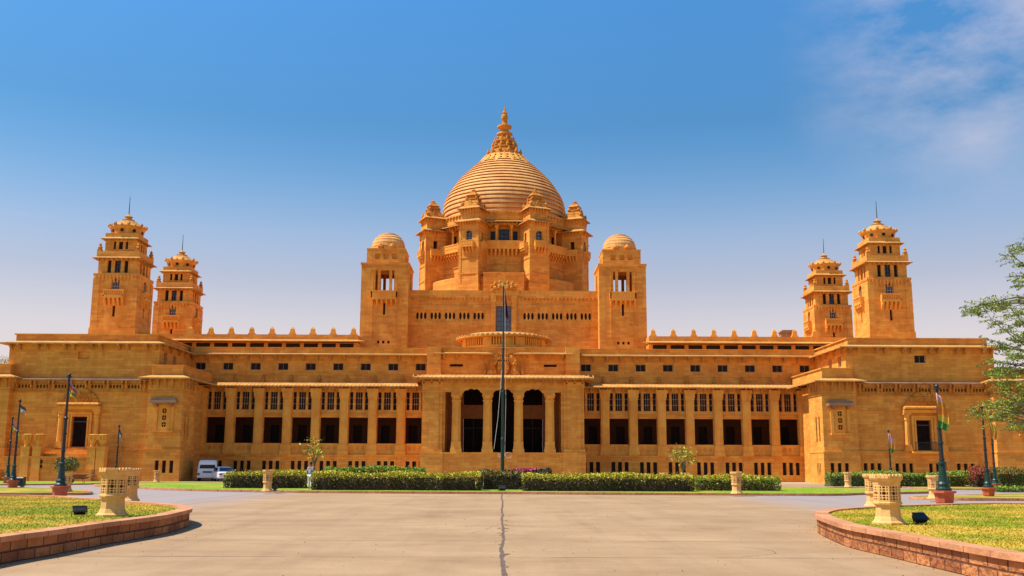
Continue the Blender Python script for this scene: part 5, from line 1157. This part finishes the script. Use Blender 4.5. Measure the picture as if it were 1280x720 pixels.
# saloon car
cp = P(284, 600, 103.8)
t = thing('car', (cp.x, 103.8, 0), 'white saloon car parked beside the van, half behind the hedge', 'car', None, rad(27))
m = MB(); loft(m, [(0, sec(.78, .42, .85, .7, .9, .05)), (.1, sec(.88, .34, .92, .78, .98, .06)), (.75, sec(.9, .3, .95, .8, 1.02, .06)), (1.25, sec(.9, .28, .96, .66, 1.42, .12)), (1.5, sec(.9, .28, .97, .64, 1.5, .12)), (2.5, sec(.9, .28, .97, .64, 1.5, .12)), (2.9, sec(.9, .28, .96, .66, 1.36, .12)), (3.4, sec(.89, .28, .94, .76, 1.0, .06)), (4.2, sec(.85, .3, .8, .72, .88, .06)), (4.4, sec(.75, .4, .6, .6, .72, .05))]); part(m, 'body', 'white', t)
m = MB(); m.quad((-.68, .79, 1.06), (.68, .79, 1.06), (.56, 1.20, 1.40), (-.56, 1.20, 1.40)); part(m, 'rear_window', 'blueglass', t)
for sg in (-1, 1):
    m = MB()
    for a, b in ((1.2, 1.95), (2.02, 2.85)): m.quad((sg * .905, a, 1.02), (sg * .905, b, 1.02), (sg * .71, b - .05, 1.40), (sg * .71, a + .15, 1.40))
    part(m, 'side_window', 'glass', t)
    m = MB(); m.box(sg * .68 - .14, sg * .68 + .14, -.02, .1, .66, .82); part(m, 'tail_light', 'lamp_red', t)
    for y in (.8, 3.4): wheel(t, sg * .78, y, .3, .18)
m = MB(); m.box(-.84, .84, -.08, .12, .34, .54); part(m, 'bumper', 'white', t)
m = MB(); m.box(-.26, .26, -.03, .04, .62, .74); part(m, 'number_plate', 'plate', t)

# ------------------------------------------------------------------ person among the hedges
def person(loc, rz):
    t = thing('person', loc, 'person in a lilac grey shirt and white trousers standing in the gap between hedges', 'person', None, rz)
    J = {'pel': (0, 0, .95, .15, .11), 'wai': (0, .02, 1.12, .135, .10), 'che': (0, .03, 1.34, .165, .115), 'nek': (0, .03, 1.50, .06, .06), 'hd0': (0, .05, 1.60, .075, .085), 'hd1': (0, .06, 1.70, .078, .09), 'hd2': (0, .05, 1.77, .045, .05)}
    E = [('pel', 'wai'), ('wai', 'che'), ('che', 'nek'), ('nek', 'hd0'), ('hd0', 'hd1'), ('hd1', 'hd2')]
    for s, q in ((-1, 'L'), (1, 'R')):
        J.update({'sh' + q: (s * .19, .03, 1.42, .065, .065), 'el' + q: (s * .25, .0, 1.15, .048, .048), 'wr' + q: (s * .22, .16, .95, .034, .034), 'ha' + q: (s * .21, .22, .90, .038, .025), 'hi' + q: (s * .1, 0, .88, .095, .095), 'kn' + q: (s * .11, .02, .50, .06, .065), 'an' + q: (s * .11, -.02, .09, .042, .045), 'to' + q: (s * .12, .14, .04, .04, .03)})
        E += [('che', 'sh' + q), ('sh' + q, 'el' + q), ('el' + q, 'wr' + q), ('wr' + q, 'ha' + q), ('pel', 'hi' + q), ('hi' + q, 'kn' + q), ('kn' + q, 'an' + q), ('an' + q, 'to' + q)]
    def skin(name, keys, edges, matn, grow=0., sub=2):
        ix = {k: i for i, k in enumerate(keys)}; me = bpy.data.meshes.new(name); me.from_pydata([J[k][:3] for k in keys], [(ix[a], ix[b]) for a, b in edges], []); me.update()
        o = bpy.data.objects.new(name, me); COL.objects.link(o); o.parent = t; me.materials.append(matn)
        md = o.modifiers.new('skin', 'SKIN'); md.use_smooth_shade = True
        for i, k in enumerate(keys): me.skin_vertices[0].data[i].radius = (J[k][3] + grow, J[k][4] + grow)
        me.skin_vertices[0].data[0].use_root = True
        o.modifiers.new('sub', 'SUBSURF').levels = sub; o.modifiers['sub'].render_levels = sub; return o
    keys = list(J); skin('body', keys, E, mat('skin_tone', (.22, .10, .055), .6, var=.1))
    skin('shirt', ['pel', 'wai', 'che', 'shL', 'elL', 'shR', 'elR'], [('pel', 'wai'), ('wai', 'che'), ('che', 'shL'), ('shL', 'elL'), ('che', 'shR'), ('shR', 'elR')], mat('lilac_shirt', (.30, .27, .36), .85, var=.15, scale=9), .022)
    skin('trousers', ['pel', 'hiL', 'knL', 'anL', 'hiR', 'knR', 'anR'], [('pel', 'hiL'), ('hiL', 'knL'), ('knL', 'anL'), ('pel', 'hiR'), ('hiR', 'knR'), ('knR', 'anR')], mat('white_trousers', (.62, .60, .56), .85, var=.12, scale=9), .018)
    h = MB(); h.smooth = True; h.lathe([(.085, 1.66), (.097, 1.72), (.09, 1.79), (.055, 1.83), (.001, 1.845)], 14, 0, .045, sy=1.1); part(h, 'hair', mat('black_hair', (.012, .010, .009), .6), t)
    f = MB()
    f.frus(0, .155, 1.655, 1.69, .014, .02, .01, .008)
    for s in (-1, 1): f.box(s * .033 - .011, s * .033 + .011, .137, .147, 1.695, 1.705); f.box(s * .088 - .01, s * .088 + .01, .03, .06, 1.65, 1.71)
    f.box(-.025, .025, .135, .142, 1.615, 1.622); part(f, 'face', mat('face_tone', (.18, .08, .045), .6, var=.1), t)
pp = P(388, 590, 69.6); person((pp.x, 69.6, .13), rad(-25))

# ------------------------------------------------------------------ odds and ends by the left stair
p = P(24, 601, 72); t = thing('utility_box', (p.x, 72, .13), 'dark green metal box between the left flagpoles', 'utility box'); m = MB(); m.box(-.36, .36, -.25, .25, .08, .62); m.frus(0, 0, .62, .7, .42, .3, .36, .24); m.box(-.3, -.2, -.2, .2, 0, .08); m.box(.2, .3, -.2, .2, 0, .08); part(m, 'cabinet', 'green', t); m = MB(); m.box(-.32, .32, -.27, -.25, .12, .58); m.box(.2, .24, -.3, -.27, .3, .42); part(m, 'door', 'green', t)
p = P(99, 601, 88); t = thing('wheelbarrow', (p.x, 88, .1), 'dark red wheelbarrow on the grass near the left stair', 'wheelbarrow', None, rad(10))
m = MB(); m.frus(0, 0, .35, .75, .35, .25, .6, .38); part(m, 'tray', 'redleaf', t); m = MB(); m.tube([(-.55, .22, .36), (.5, .25, .4), (1.2, .3, .75)], .025, 5); m.tube([(-.55, -.22, .36), (.5, -.25, .4), (1.2, -.3, .75)], .025, 5); m.tube([(.3, .25, .38), (.4, .28, 0)], .02, 5); m.tube([(.3, -.25, .38), (.4, -.28, 0)], .02, 5); part(m, 'frame', 'iron', t)
m = MB(); m.X = Matrix.Translation((-.62, 0, .2)) @ Matrix.Rotation(math.pi / 2, 4, 'X'); m.lathe([(.05, -.04), (.2, -.04), (.2, .04), (.05, .04)], 14); part(m, 'wheel', 'tyre', t)
